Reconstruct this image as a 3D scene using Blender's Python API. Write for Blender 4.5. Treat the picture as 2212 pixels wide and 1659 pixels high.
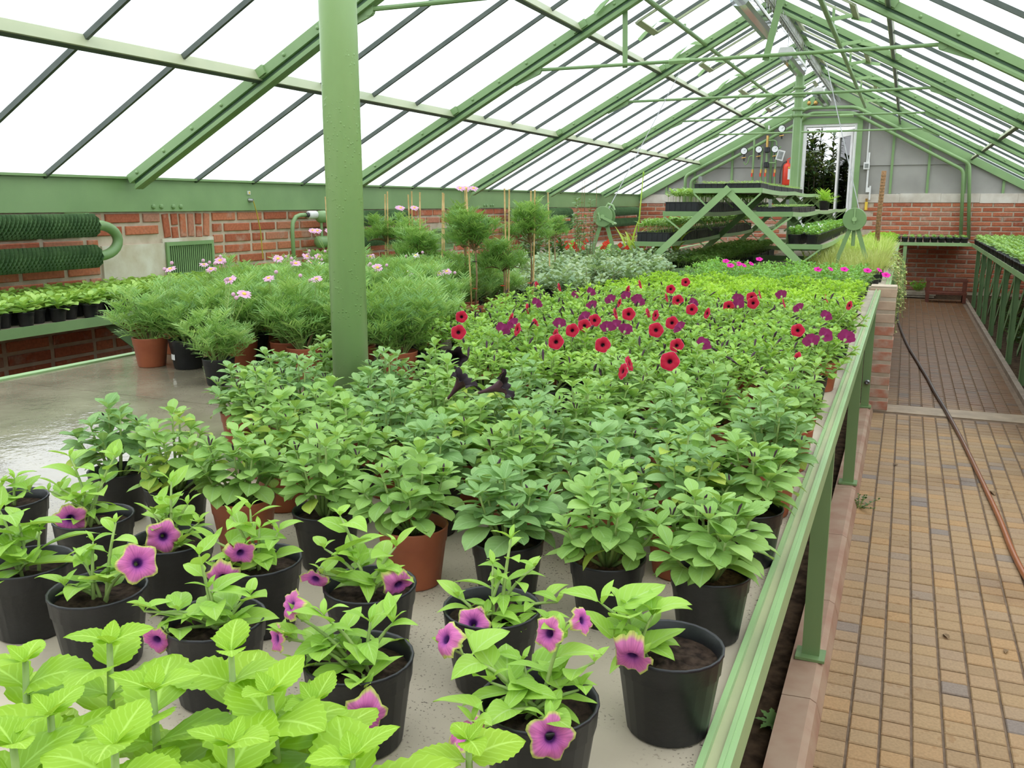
import bpy, math, random
import numpy as np
from mathutils import Matrix, Vector

scene = bpy.context.scene
for o in list(bpy.data.objects):
    bpy.data.objects.remove(o)
col = scene.collection
PI = math.pi

# ---------------------------------------------------------------- camera
cam_d = bpy.data.cameras.new('camera')
cam_d.sensor_width = 36.0
cam_d.lens = 36.0 * 1920.0 / 2212.0
cam_d.clip_start = 0.02
cam_d.clip_end = 200
cam = bpy.data.objects.new('camera', cam_d)
col.objects.link(cam)
cam.location = (0, 0, 1.40)
cam.rotation_euler = (math.radians(90 - 11.468), 0, math.radians(23.602))
scene.camera = cam

# ---------------------------------------------------------------- overcast sky (standard overcast: zenith brighter than horizon)
world = bpy.data.worlds.new('overcast_sky')
scene.world = world
world.use_nodes = True
wn = world.node_tree
wn.nodes.clear()
w_out = wn.nodes.new('ShaderNodeOutputWorld')
w_bg = wn.nodes.new('ShaderNodeBackground')
w_tc = wn.nodes.new('ShaderNodeTexCoord')
w_sep = wn.nodes.new('ShaderNodeSeparateXYZ')
w_mr = wn.nodes.new('ShaderNodeMapRange')
w_mr.inputs['From Min'].default_value = 0.0
w_mr.inputs['From Max'].default_value = 1.0
w_mr.inputs['To Min'].default_value = 0.70
w_mr.inputs['To Max'].default_value = 1.35
w_noise = wn.nodes.new('ShaderNodeTexNoise')
w_noise.inputs['Scale'].default_value = 2.2
w_noise.inputs['Detail'].default_value = 4.0
w_ramp = wn.nodes.new('ShaderNodeValToRGB')
w_ramp.color_ramp.elements[0].position = 0.35
w_ramp.color_ramp.elements[0].color = (0.86, 0.93, 1.0, 1)
w_ramp.color_ramp.elements[1].position = 0.65
w_ramp.color_ramp.elements[1].color = (1.0, 1.0, 1.0, 1)
SKY = 2.3
w_mul = wn.nodes.new('ShaderNodeMath')
w_mul.operation = 'MULTIPLY'
w_mul.inputs[1].default_value = SKY
wn.links.new(w_tc.outputs['Generated'], w_sep.inputs[0])
wn.links.new(w_tc.outputs['Generated'], w_noise.inputs['Vector'])
wn.links.new(w_sep.outputs['Z'], w_mr.inputs['Value'])
wn.links.new(w_mr.outputs['Result'], w_mul.inputs[0])
wn.links.new(w_noise.outputs['Fac'], w_ramp.inputs['Fac'])
wn.links.new(w_ramp.outputs['Color'], w_bg.inputs['Color'])
wn.links.new(w_mul.outputs[0], w_bg.inputs['Strength'])
wn.links.new(w_bg.outputs[0], w_out.inputs['Surface'])

scene.view_settings.view_transform = 'Standard'
scene.view_settings.look = 'None'
scene.view_settings.gamma = 1.0
scene.view_settings.use_curve_mapping = False
scene.view_settings.exposure = 0.08

# ---------------------------------------------------------------- materials
def new_mat(name):
    m = bpy.data.materials.new(name)
    m.use_nodes = True
    nt = m.node_tree
    nt.nodes.clear()
    out = nt.nodes.new('ShaderNodeOutputMaterial')
    return m, nt, out

def N(nt, kind, **kw):
    n = nt.nodes.new(kind)
    for k, v in kw.items():
        setattr(n, k, v)
    return n

def ramp(nt, stops, fac=None):
    r = nt.nodes.new('ShaderNodeValToRGB')
    els = r.color_ramp.elements
    while len(els) < len(stops):
        els.new(0.5)
    for e, (p, c) in zip(els, stops):
        e.position = p
        e.color = (c[0], c[1], c[2], 1)
    if fac is not None:
        nt.links.new(fac, r.inputs['Fac'])
    return r

def obj_noise(nt, scale, detail=3.0, coord='Object'):
    tc = N(nt, 'ShaderNodeTexCoord')
    n = N(nt, 'ShaderNodeTexNoise')
    n.inputs['Scale'].default_value = scale
    n.inputs['Detail'].default_value = detail
    nt.links.new(tc.outputs[coord], n.inputs['Vector'])
    return n

def world_noise(nt, scale, detail=3.0, stretch=None):
    g = N(nt, 'ShaderNodeNewGeometry')
    n = N(nt, 'ShaderNodeTexNoise')
    n.inputs['Scale'].default_value = scale
    n.inputs['Detail'].default_value = detail
    if stretch:
        mp = N(nt, 'ShaderNodeMapping')
        mp.inputs['Scale'].default_value = stretch
        nt.links.new(g.outputs['Position'], mp.inputs['Vector'])
        nt.links.new(mp.outputs[0], n.inputs['Vector'])
    else:
        nt.links.new(g.outputs['Position'], n.inputs['Vector'])
    return n

def mixcol(nt, a, b, fac, blend='MIX'):
    m = N(nt, 'ShaderNodeMix', data_type='RGBA', blend_type=blend)
    for s, v in ((m.inputs[0], fac), (m.inputs[6], a), (m.inputs[7], b)):
        if hasattr(v, 'links') or hasattr(v, 'is_output'):
            nt.links.new(v, s)
        elif isinstance(v, (int, float)):
            s.default_value = v
        else:
            s.default_value = (v[0], v[1], v[2], 1)
    return m.outputs[2]

def bump(nt, height, strength, dist=0.002):
    b = N(nt, 'ShaderNodeBump')
    b.inputs['Strength'].default_value = strength
    b.inputs['Distance'].default_value = dist
    nt.links.new(height, b.inputs['Height'])
    return b.outputs[0]

def plain(name, c1, c2=None, rough=0.5, scale=8.0, metallic=0.0, bmp=0.0, spec=0.5, bscale=60.0, coord='world'):
    m, nt, out = new_mat(name)
    p = N(nt, 'ShaderNodeBsdfPrincipled')
    p.inputs['Roughness'].default_value = rough
    p.inputs['Metallic'].default_value = metallic
    p.inputs['Specular IOR Level'].default_value = spec
    if c2 is None:
        c2 = tuple(min(1, v * 0.82) for v in c1)
    n = world_noise(nt, scale) if coord == 'world' else obj_noise(nt, scale)
    r = ramp(nt, [(0.35, c2), (0.65, c1)], n.outputs['Fac'])
    nt.links.new(r.outputs[0], p.inputs['Base Color'])
    if bmp:
        b = world_noise(nt, bscale) if coord == 'world' else obj_noise(nt, bscale)
        nt.links.new(bump(nt, b.outputs['Fac'], bmp), p.inputs['Normal'])
    nt.links.new(p.outputs[0], out.inputs['Surface'])
    return m

def leaf_mat(name, dark, mid, light, trans=0.32, rough=0.5, island=True, vein=None, tint=None):
    """Leaf: natural leaf-to-leaf colour spread, light midrib, light shining through."""
    m, nt, out = new_mat(name)
    p = N(nt, 'ShaderNodeBsdfPrincipled')
    p.inputs['Roughness'].default_value = rough
    p.inputs['Specular IOR Level'].default_value = 0.35
    oi = N(nt, 'ShaderNodeObjectInfo')
    geo = N(nt, 'ShaderNodeNewGeometry')
    add = N(nt, 'ShaderNodeMath', operation='ADD')
    mul = N(nt, 'ShaderNodeMath', operation='MULTIPLY')
    mul.inputs[1].default_value = 0.55
    nt.links.new(geo.outputs['Random Per Island'], mul.inputs[0])
    mul2 = N(nt, 'ShaderNodeMath', operation='MULTIPLY')
    mul2.inputs[1].default_value = 0.45
    nt.links.new(oi.outputs['Random'], mul2.inputs[0])
    nt.links.new(mul.outputs[0], add.inputs[0])
    nt.links.new(mul2.outputs[0], add.inputs[1])
    r = ramp(nt, [(0.05, dark), (0.5, mid), (0.95, light)], add.outputs[0])
    colr = r.outputs[0]
    if vein:
        at = N(nt, 'ShaderNodeAttribute', attribute_name='lc')
        sp = N(nt, 'ShaderNodeSeparateXYZ')
        nt.links.new(at.outputs['Vector'], sp.inputs[0])
        ab = N(nt, 'ShaderNodeMath', operation='ABSOLUTE')
        nt.links.new(sp.outputs['X'], ab.inputs[0])
        # side veins: stripes slanting away from the midrib
        sv = N(nt, 'ShaderNodeMath', operation='MULTIPLY_ADD')
        sv.inputs[1].default_value = -0.35
        nt.links.new(ab.outputs[0], sv.inputs[0])
        nt.links.new(sp.outputs['Y'], sv.inputs[2])
        fr = N(nt, 'ShaderNodeMath', operation='PINGPONG')
        fr.inputs[1].default_value = 0.07
        nt.links.new(sv.outputs[0], fr.inputs[0])
        sr = N(nt, 'ShaderNodeMapRange')
        sr.inputs['From Min'].default_value = 0.0
        sr.inputs['From Max'].default_value = 0.022
        sr.inputs['To Min'].default_value = 0.35
        sr.inputs['To Max'].default_value = 0.0
        nt.links.new(fr.outputs[0], sr.inputs['Value'])
        mr = N(nt, 'ShaderNodeMapRange')
        mr.inputs['From Min'].default_value = 0.02
        mr.inputs['From Max'].default_value = 0.09
        mr.inputs['To Min'].default_value = 0.75
        mr.inputs['To Max'].default_value = 0.0
        nt.links.new(ab.outputs[0], mr.inputs['Value'])
        mx = N(nt, 'ShaderNodeMath', operation='MAXIMUM')
        nt.links.new(mr.outputs[0], mx.inputs[0])
        nt.links.new(sr.outputs[0], mx.inputs[1])
        colr = mixcol(nt, colr, vein, mx.outputs[0])
    nt.links.new(colr, p.inputs['Base Color'])
    t = N(nt, 'ShaderNodeBsdfTranslucent')
    tc = mixcol(nt, colr, tint or (0.75, 0.95, 0.12), 0.35)
    nt.links.new(tc, t.inputs['Color'])
    mx = N(nt, 'ShaderNodeMixShader')
    mx.inputs[0].default_value = trans
    nt.links.new(p.outputs[0], mx.inputs[1])
    nt.links.new(t.outputs[0], mx.inputs[2])
    nt.links.new(mx.outputs[0], out.inputs['Surface'])
    return m

def petal_mat(name, stops, back=None, vein=0.0, trans=0.3):
    """Petal: colour runs from the throat (0) to the rim (1) along the attribute lc.y; own colour for the outer side."""
    m, nt, out = new_mat(name)
    p = N(nt, 'ShaderNodeBsdfPrincipled')
    p.inputs['Roughness'].default_value = 0.6
    p.inputs['Specular IOR Level'].default_value = 0.25
    at = N(nt, 'ShaderNodeAttribute', attribute_name='lc')
    sp = N(nt, 'ShaderNodeSeparateXYZ')
    nt.links.new(at.outputs['Vector'], sp.inputs[0])
    r = ramp(nt, stops, sp.outputs['Y'])
    c = r.outputs[0]
    if vein:
        nz = N(nt, 'ShaderNodeTexNoise')
        nz.inputs['Scale'].default_value = 1.0
        mp = N(nt, 'ShaderNodeMapping')
        mp.inputs['Scale'].default_value = (60, 1.5, 1)
        nt.links.new(at.outputs['Vector'], mp.inputs['Vector'])
        nt.links.new(mp.outputs[0], nz.inputs['Vector'])
        dk = mixcol(nt, c, (0.35, 0.2, 0.4), 0.6, 'MULTIPLY')
        rr = ramp(nt, [(0.45, (0, 0, 0)), (0.7, (vein, vein, vein))], nz.outputs['Fac'])
        c = mixcol(nt, c, dk, rr.outputs[0])
    if back:
        geo = N(nt, 'ShaderNodeNewGeometry')
        c = mixcol(nt, c, back, geo.outputs['Backfacing'])
    nt.links.new(c, p.inputs['Base Color'])
    t = N(nt, 'ShaderNodeBsdfTranslucent')
    nt.links.new(c, t.inputs['Color'])
    mx = N(nt, 'ShaderNodeMixShader')
    mx.inputs[0].default_value = trans
    nt.links.new(p.outputs[0], mx.inputs[1])
    nt.links.new(t.outputs[0], mx.inputs[2])
    nt.links.new(mx.outputs[0], out.inputs['Surface'])
    return m

M = {}
M['green'] = plain('green_paint', (0.215, 0.345, 0.140), (0.182, 0.302, 0.120), 0.42, 3.0, bmp=0.25, bscale=45)
M['green_light'] = plain('pale_green_paint', (0.305, 0.470, 0.205), (0.265, 0.420, 0.180), 0.40, 4.0, bmp=0.1)
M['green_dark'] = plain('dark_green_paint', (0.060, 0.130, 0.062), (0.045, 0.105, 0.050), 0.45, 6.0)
M['green_olive'] = plain('olive_paint', (0.42, 0.45, 0.28), (0.36, 0.41, 0.25), 0.5, 3.0)
M['bar'] = plain('glazing_bar_paint', (0.085, 0.105, 0.085), (0.06, 0.08, 0.065), 0.5, 10)
M['black'] = plain('black_plastic', (0.016, 0.017, 0.019), (0.010, 0.010, 0.012), 0.42, 30, bmp=0.12, bscale=150, coord='obj')
M['terracotta'] = plain('terracotta_plastic', (0.46, 0.135, 0.060), (0.36, 0.095, 0.045), 0.5, 12, bmp=0.1, coord='obj')
M['soil'] = plain('potting_soil', (0.060, 0.040, 0.028), (0.018, 0.012, 0.009), 0.95, 90, bmp=1.0, bscale=160, spec=0.1)
M['soil_brown'] = plain('brown_soil', (0.16, 0.085, 0.045), (0.05, 0.026, 0.016), 0.95, 120, bmp=1.0, bscale=190, spec=0.1)
M['earth'] = plain('bare_earth', (0.095, 0.062, 0.036), (0.034, 0.022, 0.013), 0.95, 25, bmp=1.0, bscale=70, spec=0.1)
M['mortar'] = plain('mortar', (0.56, 0.47, 0.36), (0.45, 0.36, 0.26), 0.9, 14, bmp=0.6, bscale=80)
M['plaster'] = plain('old_plaster', (0.66, 0.62, 0.52), (0.48, 0.40, 0.27), 0.9, 6, bmp=0.4)
M['coping'] = plain('white_coping_paint', (0.66, 0.62, 0.54), (0.50, 0.44, 0.36), 0.85, 5, bmp=0.3)
M['white'] = plain('white_paint', (0.78, 0.78, 0.75), (0.68, 0.68, 0.66), 0.5, 8)
M['panel'] = plain('grey_panel', (0.355, 0.345, 0.315), (0.30, 0.29, 0.265), 0.35, 2.5)
M['grey_metal'] = plain('grey_metal', (0.36, 0.37, 0.36), (0.27, 0.28, 0.27), 0.35, 20, metallic=0.6)
M['rubber'] = plain('dark_rubber', (0.05, 0.045, 0.045), (0.03, 0.028, 0.028), 0.5, 30)
M['wood'] = plain('grey_wood', (0.42, 0.36, 0.27), (0.30, 0.25, 0.18), 0.8, 20, bmp=0.3)
M['redwood'] = plain('red_brown_wood', (0.20, 0.060, 0.035), (0.13, 0.040, 0.025), 0.8, 15, bmp=0.3)
M['bamboo'] = plain('bamboo', (0.68, 0.47, 0.20), (0.52, 0.34, 0.13), 0.5, 40)
M['stem'] = plain('green_stem', (0.33, 0.45, 0.13), (0.24, 0.35, 0.10), 0.6, 40)
M['woody'] = plain('woody_stem', (0.30, 0.20, 0.10), (0.20, 0.125, 0.06), 0.8, 60)
M['reddot'] = plain('red_enamel', (0.72, 0.055, 0.020), (0.62, 0.045, 0.018), 0.35, 8)
M['yellow'] = plain('yellow_paint', (0.85, 0.60, 0.06), (0.75, 0.50, 0.05), 0.5, 8)
M['brass'] = plain('brass', (0.60, 0.38, 0.12), (0.45, 0.27, 0.08), 0.35, 20, metallic=0.8)
M['dial'] = plain('dial_face', (0.85, 0.86, 0.86), (0.80, 0.81, 0.81), 0.3, 10)
M['concrete'] = None

# leaves
M['lf_bush'] = leaf_mat('leaf_grey_green', (0.150, 0.300, 0.062), (0.265, 0.460, 0.105), (0.400, 0.600, 0.170), 0.28, 0.6, vein=(0.36, 0.56, 0.22))
M['lf_bushg'] = leaf_mat('leaf_greyer_green', (0.120, 0.250, 0.075), (0.215, 0.395, 0.125), (0.340, 0.530, 0.195), 0.25, 0.6, vein=(0.38, 0.56, 0.26))
M['lf_bushy'] = leaf_mat('leaf_yellowing', (0.26, 0.42, 0.06), (0.40, 0.55, 0.08), (0.52, 0.60, 0.10), 0.3, 0.6, vein=(0.5, 0.62, 0.2))
M['lf_fore'] = leaf_mat('leaf_fresh_green', (0.190, 0.380, 0.042), (0.310, 0.545, 0.065), (0.420, 0.660, 0.105), 0.30, 0.5, vein=(0.46, 0.66, 0.22))
M['lf_lime'] = leaf_mat('leaf_lime', (0.20, 0.39, 0.016), (0.29, 0.50, 0.024), (0.37, 0.60, 0.040), 0.35, 0.5, vein=(0.55, 0.80, 0.16))
M['lf_red'] = leaf_mat('leaf_mid_green', (0.150, 0.320, 0.042), (0.270, 0.490, 0.075), (0.410, 0.630, 0.125), 0.3, 0.5)
M['lf_limebed'] = leaf_mat('leaf_lime_bed', (0.22, 0.44, 0.022), (0.34, 0.58, 0.035), (0.48, 0.72, 0.075), 0.35, 0.5)
M['lf_vinca'] = leaf_mat('leaf_glossy_green', (0.105, 0.300, 0.045), (0.190, 0.440, 0.070), (0.300, 0.560, 0.110), 0.28, 0.4)
M['lf_marg'] = leaf_mat('leaf_feathery', (0.110, 0.250, 0.060), (0.210, 0.410, 0.105), (0.420, 0.620, 0.220), 0.3, 0.55)
M['lf_grey'] = leaf_mat('leaf_silver_green', (0.180, 0.290, 0.150), (0.300, 0.420, 0.235), (0.450, 0.550, 0.330), 0.25, 0.6)
M['lf_seed'] = leaf_mat('leaf_seedling', (0.210, 0.390, 0.070), (0.340, 0.550, 0.110), (0.460, 0.660, 0.165), 0.3, 0.5)
M['lf_side'] = leaf_mat('leaf_side_bench', (0.170, 0.370, 0.080), (0.290, 0.510, 0.125), (0.420, 0.630, 0.190), 0.3, 0.45)
M['lf_dark'] = leaf_mat('leaf_dark_green', (0.035, 0.100, 0.030), (0.075, 0.185, 0.050), (0.140, 0.280, 0.080), 0.2, 0.4)
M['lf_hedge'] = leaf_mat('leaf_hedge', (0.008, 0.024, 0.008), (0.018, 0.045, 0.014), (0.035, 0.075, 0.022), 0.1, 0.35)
M['lf_strap'] = leaf_mat('leaf_strap', (0.36, 0.52, 0.05), (0.48, 0.64, 0.08), (0.58, 0.70, 0.12), 0.35, 0.45)
M['lf_grass'] = leaf_mat('leaf_pale_grass', (0.44, 0.60, 0.12), (0.64, 0.76, 0.22), (0.80, 0.84, 0.40), 0.35, 0.5)
M['lf_dry'] = leaf_mat('leaf_dry', (0.36, 0.27, 0.12), (0.46, 0.40, 0.18), (0.50, 0.50, 0.25), 0.25, 0.7)

M['pt_pink'] = petal_mat('petal_pink_green_edge', [(0.0, (0.05, 0.012, 0.10)), (0.17, (0.09, 0.018, 0.16)), (0.27, (0.46, 0.10, 0.40)), (0.55, (0.70, 0.165, 0.46)), (0.84, (0.74, 0.22, 0.48)), (0.93, (0.66, 0.62, 0.20)), (1.0, (0.52, 0.66, 0.12))], (0.62, 0.30, 0.40), 0.7)
M['pt_red'] = petal_mat('petal_red', [(0.0, (0.010, 0.003, 0.010)), (0.16, (0.03, 0.003, 0.012)), (0.30, (0.42, 0.006, 0.030)), (0.90, (0.58, 0.010, 0.045)), (0.975, (0.62, 0.03, 0.08)), (1.0, (0.85, 0.70, 0.72))], (0.30, 0.020, 0.110), 0.4, 0.25)
M['pt_mag'] = petal_mat('petal_red_purple', [(0.0, (0.25, 0.10, 0.18)), (0.2, (0.34, 0.026, 0.14)), (0.95, (0.44, 0.028, 0.18)), (1.0, (0.80, 0.62, 0.70))], (0.38, 0.040, 0.190), 0.4, 0.25)
M['pt_cerise'] = petal_mat('petal_cerise', [(0.0, (0.45, 0.0, 0.16)), (0.3, (0.80, 0.015, 0.38)), (1.0, (0.85, 0.03, 0.45))], None)
M['pt_black'] = petal_mat('petal_black_maroon', [(0.0, (0.008, 0.004, 0.006)), (1.0, (0.016, 0.006, 0.010))], (0.075, 0.030, 0.040), 0.0, 0.05)
M['pt_bud'] = petal_mat('petal_dark_bud', [(0.0, (0.10, 0.12, 0.06)), (0.4, (0.07, 0.035, 0.05)), (1.0, (0.030, 0.012, 0.022))], None, 0.0, 0.0)
M['pt_greenbud'] = petal_mat('petal_green_bud', [(0.0, (0.30, 0.52, 0.07)), (1.0, (0.46, 0.66, 0.11))], None)
M['pt_daisy'] = petal_mat('petal_daisy_pink', [(0.0, (0.80, 0.52, 0.66)), (0.4, (0.82, 0.42, 0.64)), (1.0, (0.86, 0.55, 0.74))], None)
M['pt_daisyw'] = petal_mat('petal_daisy_white', [(0.0, (0.85, 0.80, 0.80)), (1.0, (0.84, 0.74, 0.76))], None)
M['pt_scarlet'] = petal_mat('petal_scarlet', [(0.0, (0.75, 0.10, 0.04)), (1.0, (0.80, 0.035, 0.025))], None)
M['pt_white'] = petal_mat('petal_white', [(0.0, (0.85, 0.86, 0.80)), (1.0, (0.86, 0.86, 0.82))], None)
M['pt_blue'] = petal_mat('petal_blue', [(0.0, (0.25, 0.20, 0.62)), (1.0, (0.33, 0.28, 0.72))], None)

# ---------------------------------------------------------------- mesh building
class MB:
    def __init__(s):
        s.v = []; s.f = []; s.a = []; s.mi = []; s.n = 0; s.attr = False
    def add(s, verts, faces, att=None, mi=0):
        verts = np.asarray(verts, dtype=float)
        o = s.n
        s.v.append(verts)
        s.f.extend([tuple(i + o for i in f) for f in faces])
        s.mi.extend([mi] * len(faces))
        if att is not None:
            s.attr = True
            s.a.append(np.asarray(att, dtype=float))
        else:
            s.a.append(np.zeros((len(verts), 3)))
        s.n += len(verts)
        return s
    def box(s, x0, x1, y0, y1, z0, z1, mi=0):
        v = [(x0,y0,z0),(x1,y0,z0),(x1,y1,z0),(x0,y1,z0),(x0,y0,z1),(x1,y0,z1),(x1,y1,z1),(x0,y1,z1)]
        f = [(0,3,2,1),(4,5,6,7),(0,1,5,4),(1,2,6,5),(2,3,7,6),(3,0,4,7)]
        return s.add(v, f, None, mi)
    def bar(s, p, q, w, d, up=(0,0,1), mi=0, off=0.0):
        """rectangular bar from p to q: w across, d along `up` (made perpendicular); off shifts along up"""
        p = np.array(p, float); q = np.array(q, float)
        t = q - p; t /= np.linalg.norm(t)
        u = np.array(up, float); u = u - t * (u @ t); u /= np.linalg.norm(u)
        r = np.cross(t, u)
        v = []
        for c in (p, q):
            for a, b in ((-1,-1),(1,-1),(1,1),(-1,1)):
                v.append(c + r * a * w / 2 + u * (b * d / 2 + off))
        f = [(0,1,2,3),(7,6,5,4),(0,4,5,1),(1,5,6,2),(2,6,7,3),(3,7,4,0)]
        return s.add(v, f, None, mi)
    def tube(s, pts, rad, n=8, cap=True, mi=0, att=False):
        pts = np.array(pts, float)
        k = len(pts)
        if not hasattr(rad, '__len__'):
            rad = [rad] * k
        tan = np.gradient(pts, axis=0)
        tan /= (np.linalg.norm(tan, axis=1)[:, None] + 1e-12)
        ref = np.array([0, 0, 1.0]) if abs(tan[0][2]) < 0.9 else np.array([1.0, 0, 0])
        v = []; at = []
        for i in range(k):
            r = np.cross(tan[i], ref); r /= (np.linalg.norm(r) + 1e-12)
            u = np.cross(r, tan[i])
            ref = u if abs(u @ tan[min(i+1, k-1)]) < 0.9 else ref
            for j in range(n):
                a = 2 * PI * j / n
                v.append(pts[i] + (r * math.cos(a) + u * math.sin(a)) * rad[i])
                at.append((j / n, i / (k - 1), 0))
        f = []
        for i in range(k - 1):
            for j in range(n):
                f.append((i*n+j, i*n+(j+1)%n, (i+1)*n+(j+1)%n, (i+1)*n+j))
        if cap:
            f.append(tuple(range(n))[::-1]); f.append(tuple((k-1)*n + j for j in range(n)))
        return s.add(v, f, at if att else None, mi)
    def lathe(s, prof, n=20, c=(0,0,0), mi=0, cap0=True, cap1=False):
        v = []; k = len(prof)
        for (r, z) in prof:
            for j in range(n):
                a = 2 * PI * j / n
                v.append((c[0] + r * math.cos(a), c[1] + r * math.sin(a), c[2] + z))
        f = []
        for i in range(k - 1):
            for j in range(n):
                f.append((i*n+j, i*n+(j+1)%n, (i+1)*n+(j+1)%n, (i+1)*n+j))
        if cap0: f.append(tuple(range(n))[::-1])
        if cap1: f.append(tuple((k-1)*n + j for j in range(n)))
        return s.add(v, f, None, mi)
    def merge(s, geo, mat=None, mi=0):
        v, f, a = geo
        if mat is not None:
            m = np.array(mat)
            v = v @ m[:3, :3].T + m[:3, 3]
        return s.add(v, f, a, mi)
    def mesh(s, name, mats, smooth=False):
        me = bpy.data.meshes.new(name)
        V = np.concatenate(s.v) if s.v else np.zeros((0, 3))
        me.from_pydata(V.tolist(), [], s.f)
        if s.attr:
            A = np.concatenate(s.a)
            at = me.attributes.new('lc', 'FLOAT_VECTOR', 'POINT')
            at.data.foreach_set('vector', A.astype(np.float32).ravel())
        if not isinstance(mats, (list, tuple)):
            mats = [mats]
        for m in mats:
            me.materials.append(m)
        if len(mats) > 1:
            me.polygons.foreach_set('material_index', s.mi)
        if smooth:
            me.polygons.foreach_set('use_smooth', [True] * len(me.polygons))
        me.update()
        return me
    def build(s, name, mats, parent=None, smooth=False):
        return obj(name, s.mesh(name, mats, smooth), parent)

def obj(name, me, parent=None, mat=None):
    o = bpy.data.objects.new(name, me)
    col.objects.link(o)
    if parent is not None:
        o.parent = parent
    if mat is not None:
        o.matrix_basis = mat
    return o

def tag(o, label, cat, group=None):
    o['label'] = label; o['category'] = cat
    if group: o['group'] = group
    return o

def thing(name, label, cat, loc=(0,0,0), rz=0.0, group=None):
    o = bpy.data.objects.new(name, None)
    o.empty_display_size = 0.05
    col.objects.link(o)
    o.location = loc; o.rotation_euler = (0, 0, rz)
    return tag(o, label, cat, group)

def struct(o):
    o['kind'] = 'structure'; return o

def stuff(o):
    o['kind'] = 'stuff'; return o

def empty_struct(name, loc=(0,0,0)):
    o = bpy.data.objects.new(name, None)
    o.empty_display_size = 0.1
    col.objects.link(o); o.location = loc
    return struct(o)

def frame(pos, direc, roll=0.0, up=(0,0,1), s=1.0):
    """matrix whose local +Y runs along direc, local +Z towards up"""
    y = Vector(direc).normalized()
    u = Vector(up)
    x = y.cross(u)
    if x.length < 1e-4:
        x = y.cross(Vector((1, 0, 0)))
    x.normalize()
    z = x.cross(y)
    R = Matrix((x, y, z)).transposed().to_4x4()
    return Matrix.Translation(Vector(pos)) @ R @ Matrix.Rotation(roll, 4, 'Y') @ Matrix.Scale(s, 4)

def facing(pos, nrm, roll=0.0, s=1.0):
    """matrix whose local +Z runs along nrm"""
    q = Vector(nrm).to_track_quat('Z', 'Y')
    return Matrix.Translation(Vector(pos)) @ q.to_matrix().to_4x4() @ Matrix.Rotation(roll, 4, 'Z') @ Matrix.Scale(s, 4)

# ================================================================ SETTING
XL, XR, XC = -4.40, 1.90, -1.25          # side walls and ridge line
YB, YE = -7.42, 15.72                    # gable walls
ZE, ZR = 1.56, 3.25                      # eave and ridge heights
SL = (ZR - ZE) / (XC - XL)
TRUSS = [1.85 + 2.315 * k for k in range(-4, 6)] 
def zroof(x): return ZR - SL * abs(x - XC)
rng = random.Random(7)

# ---- materials of the setting
def brick_mat():
    m, nt, out = new_mat('brick_faces')
    p = N(nt, 'ShaderNodeBsdfPrincipled')
    p.inputs['Roughness'].default_value = 0.85
    p.inputs['Specular IOR Level'].default_value = 0.2
    oi = N(nt, 'ShaderNodeObjectInfo')
    geo = N(nt, 'ShaderNodeNewGeometry')
    ad = N(nt, 'ShaderNodeMath', operation='ADD')
    nt.links.new(oi.outputs['Random'], ad.inputs[0])
    nt.links.new(geo.outputs['Random Per Island'], ad.inputs[1])
    fr = N(nt, 'ShaderNodeMath', operation='FRACT')
    nt.links.new(ad.outputs[0], fr.inputs[0])
    r = ramp(nt, [(0.0, (0.40, 0.115, 0.060)), (0.4, (0.50, 0.155, 0.080)), (0.75, (0.58, 0.205, 0.105)), (1.0, (0.46, 0.22, 0.15))], fr.outputs[0])
    n = world_noise(nt, 9.0, 4.0)
    rr = ramp(nt, [(0.56, (0, 0, 0)), (0.72, (0.55, 0.55, 0.55))], n.outputs['Fac'])
    c = mixcol(nt, r.outputs[0], (0.52, 0.40, 0.31), rr.outputs[0])
    n2 = world_noise(nt, 60.0, 3.0)
    r2 = ramp(nt, [(0.3, (0.72, 0.72, 0.72)), (0.7, (1.0, 1.0, 1.0))], n2.outputs['Fac'])
    c = mixcol(nt, c, r2.outputs[0], 1.0, 'MULTIPLY')
    nt.links.new(c, p.inputs['Base Color'])
    nt.links.new(bump(nt, n2.outputs['Fac'], 0.6, 0.003), p.inputs['Normal'])
    nt.links.new(p.outputs[0], out.inputs['Surface'])
    return m
M['brick'] = brick_mat()

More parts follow.
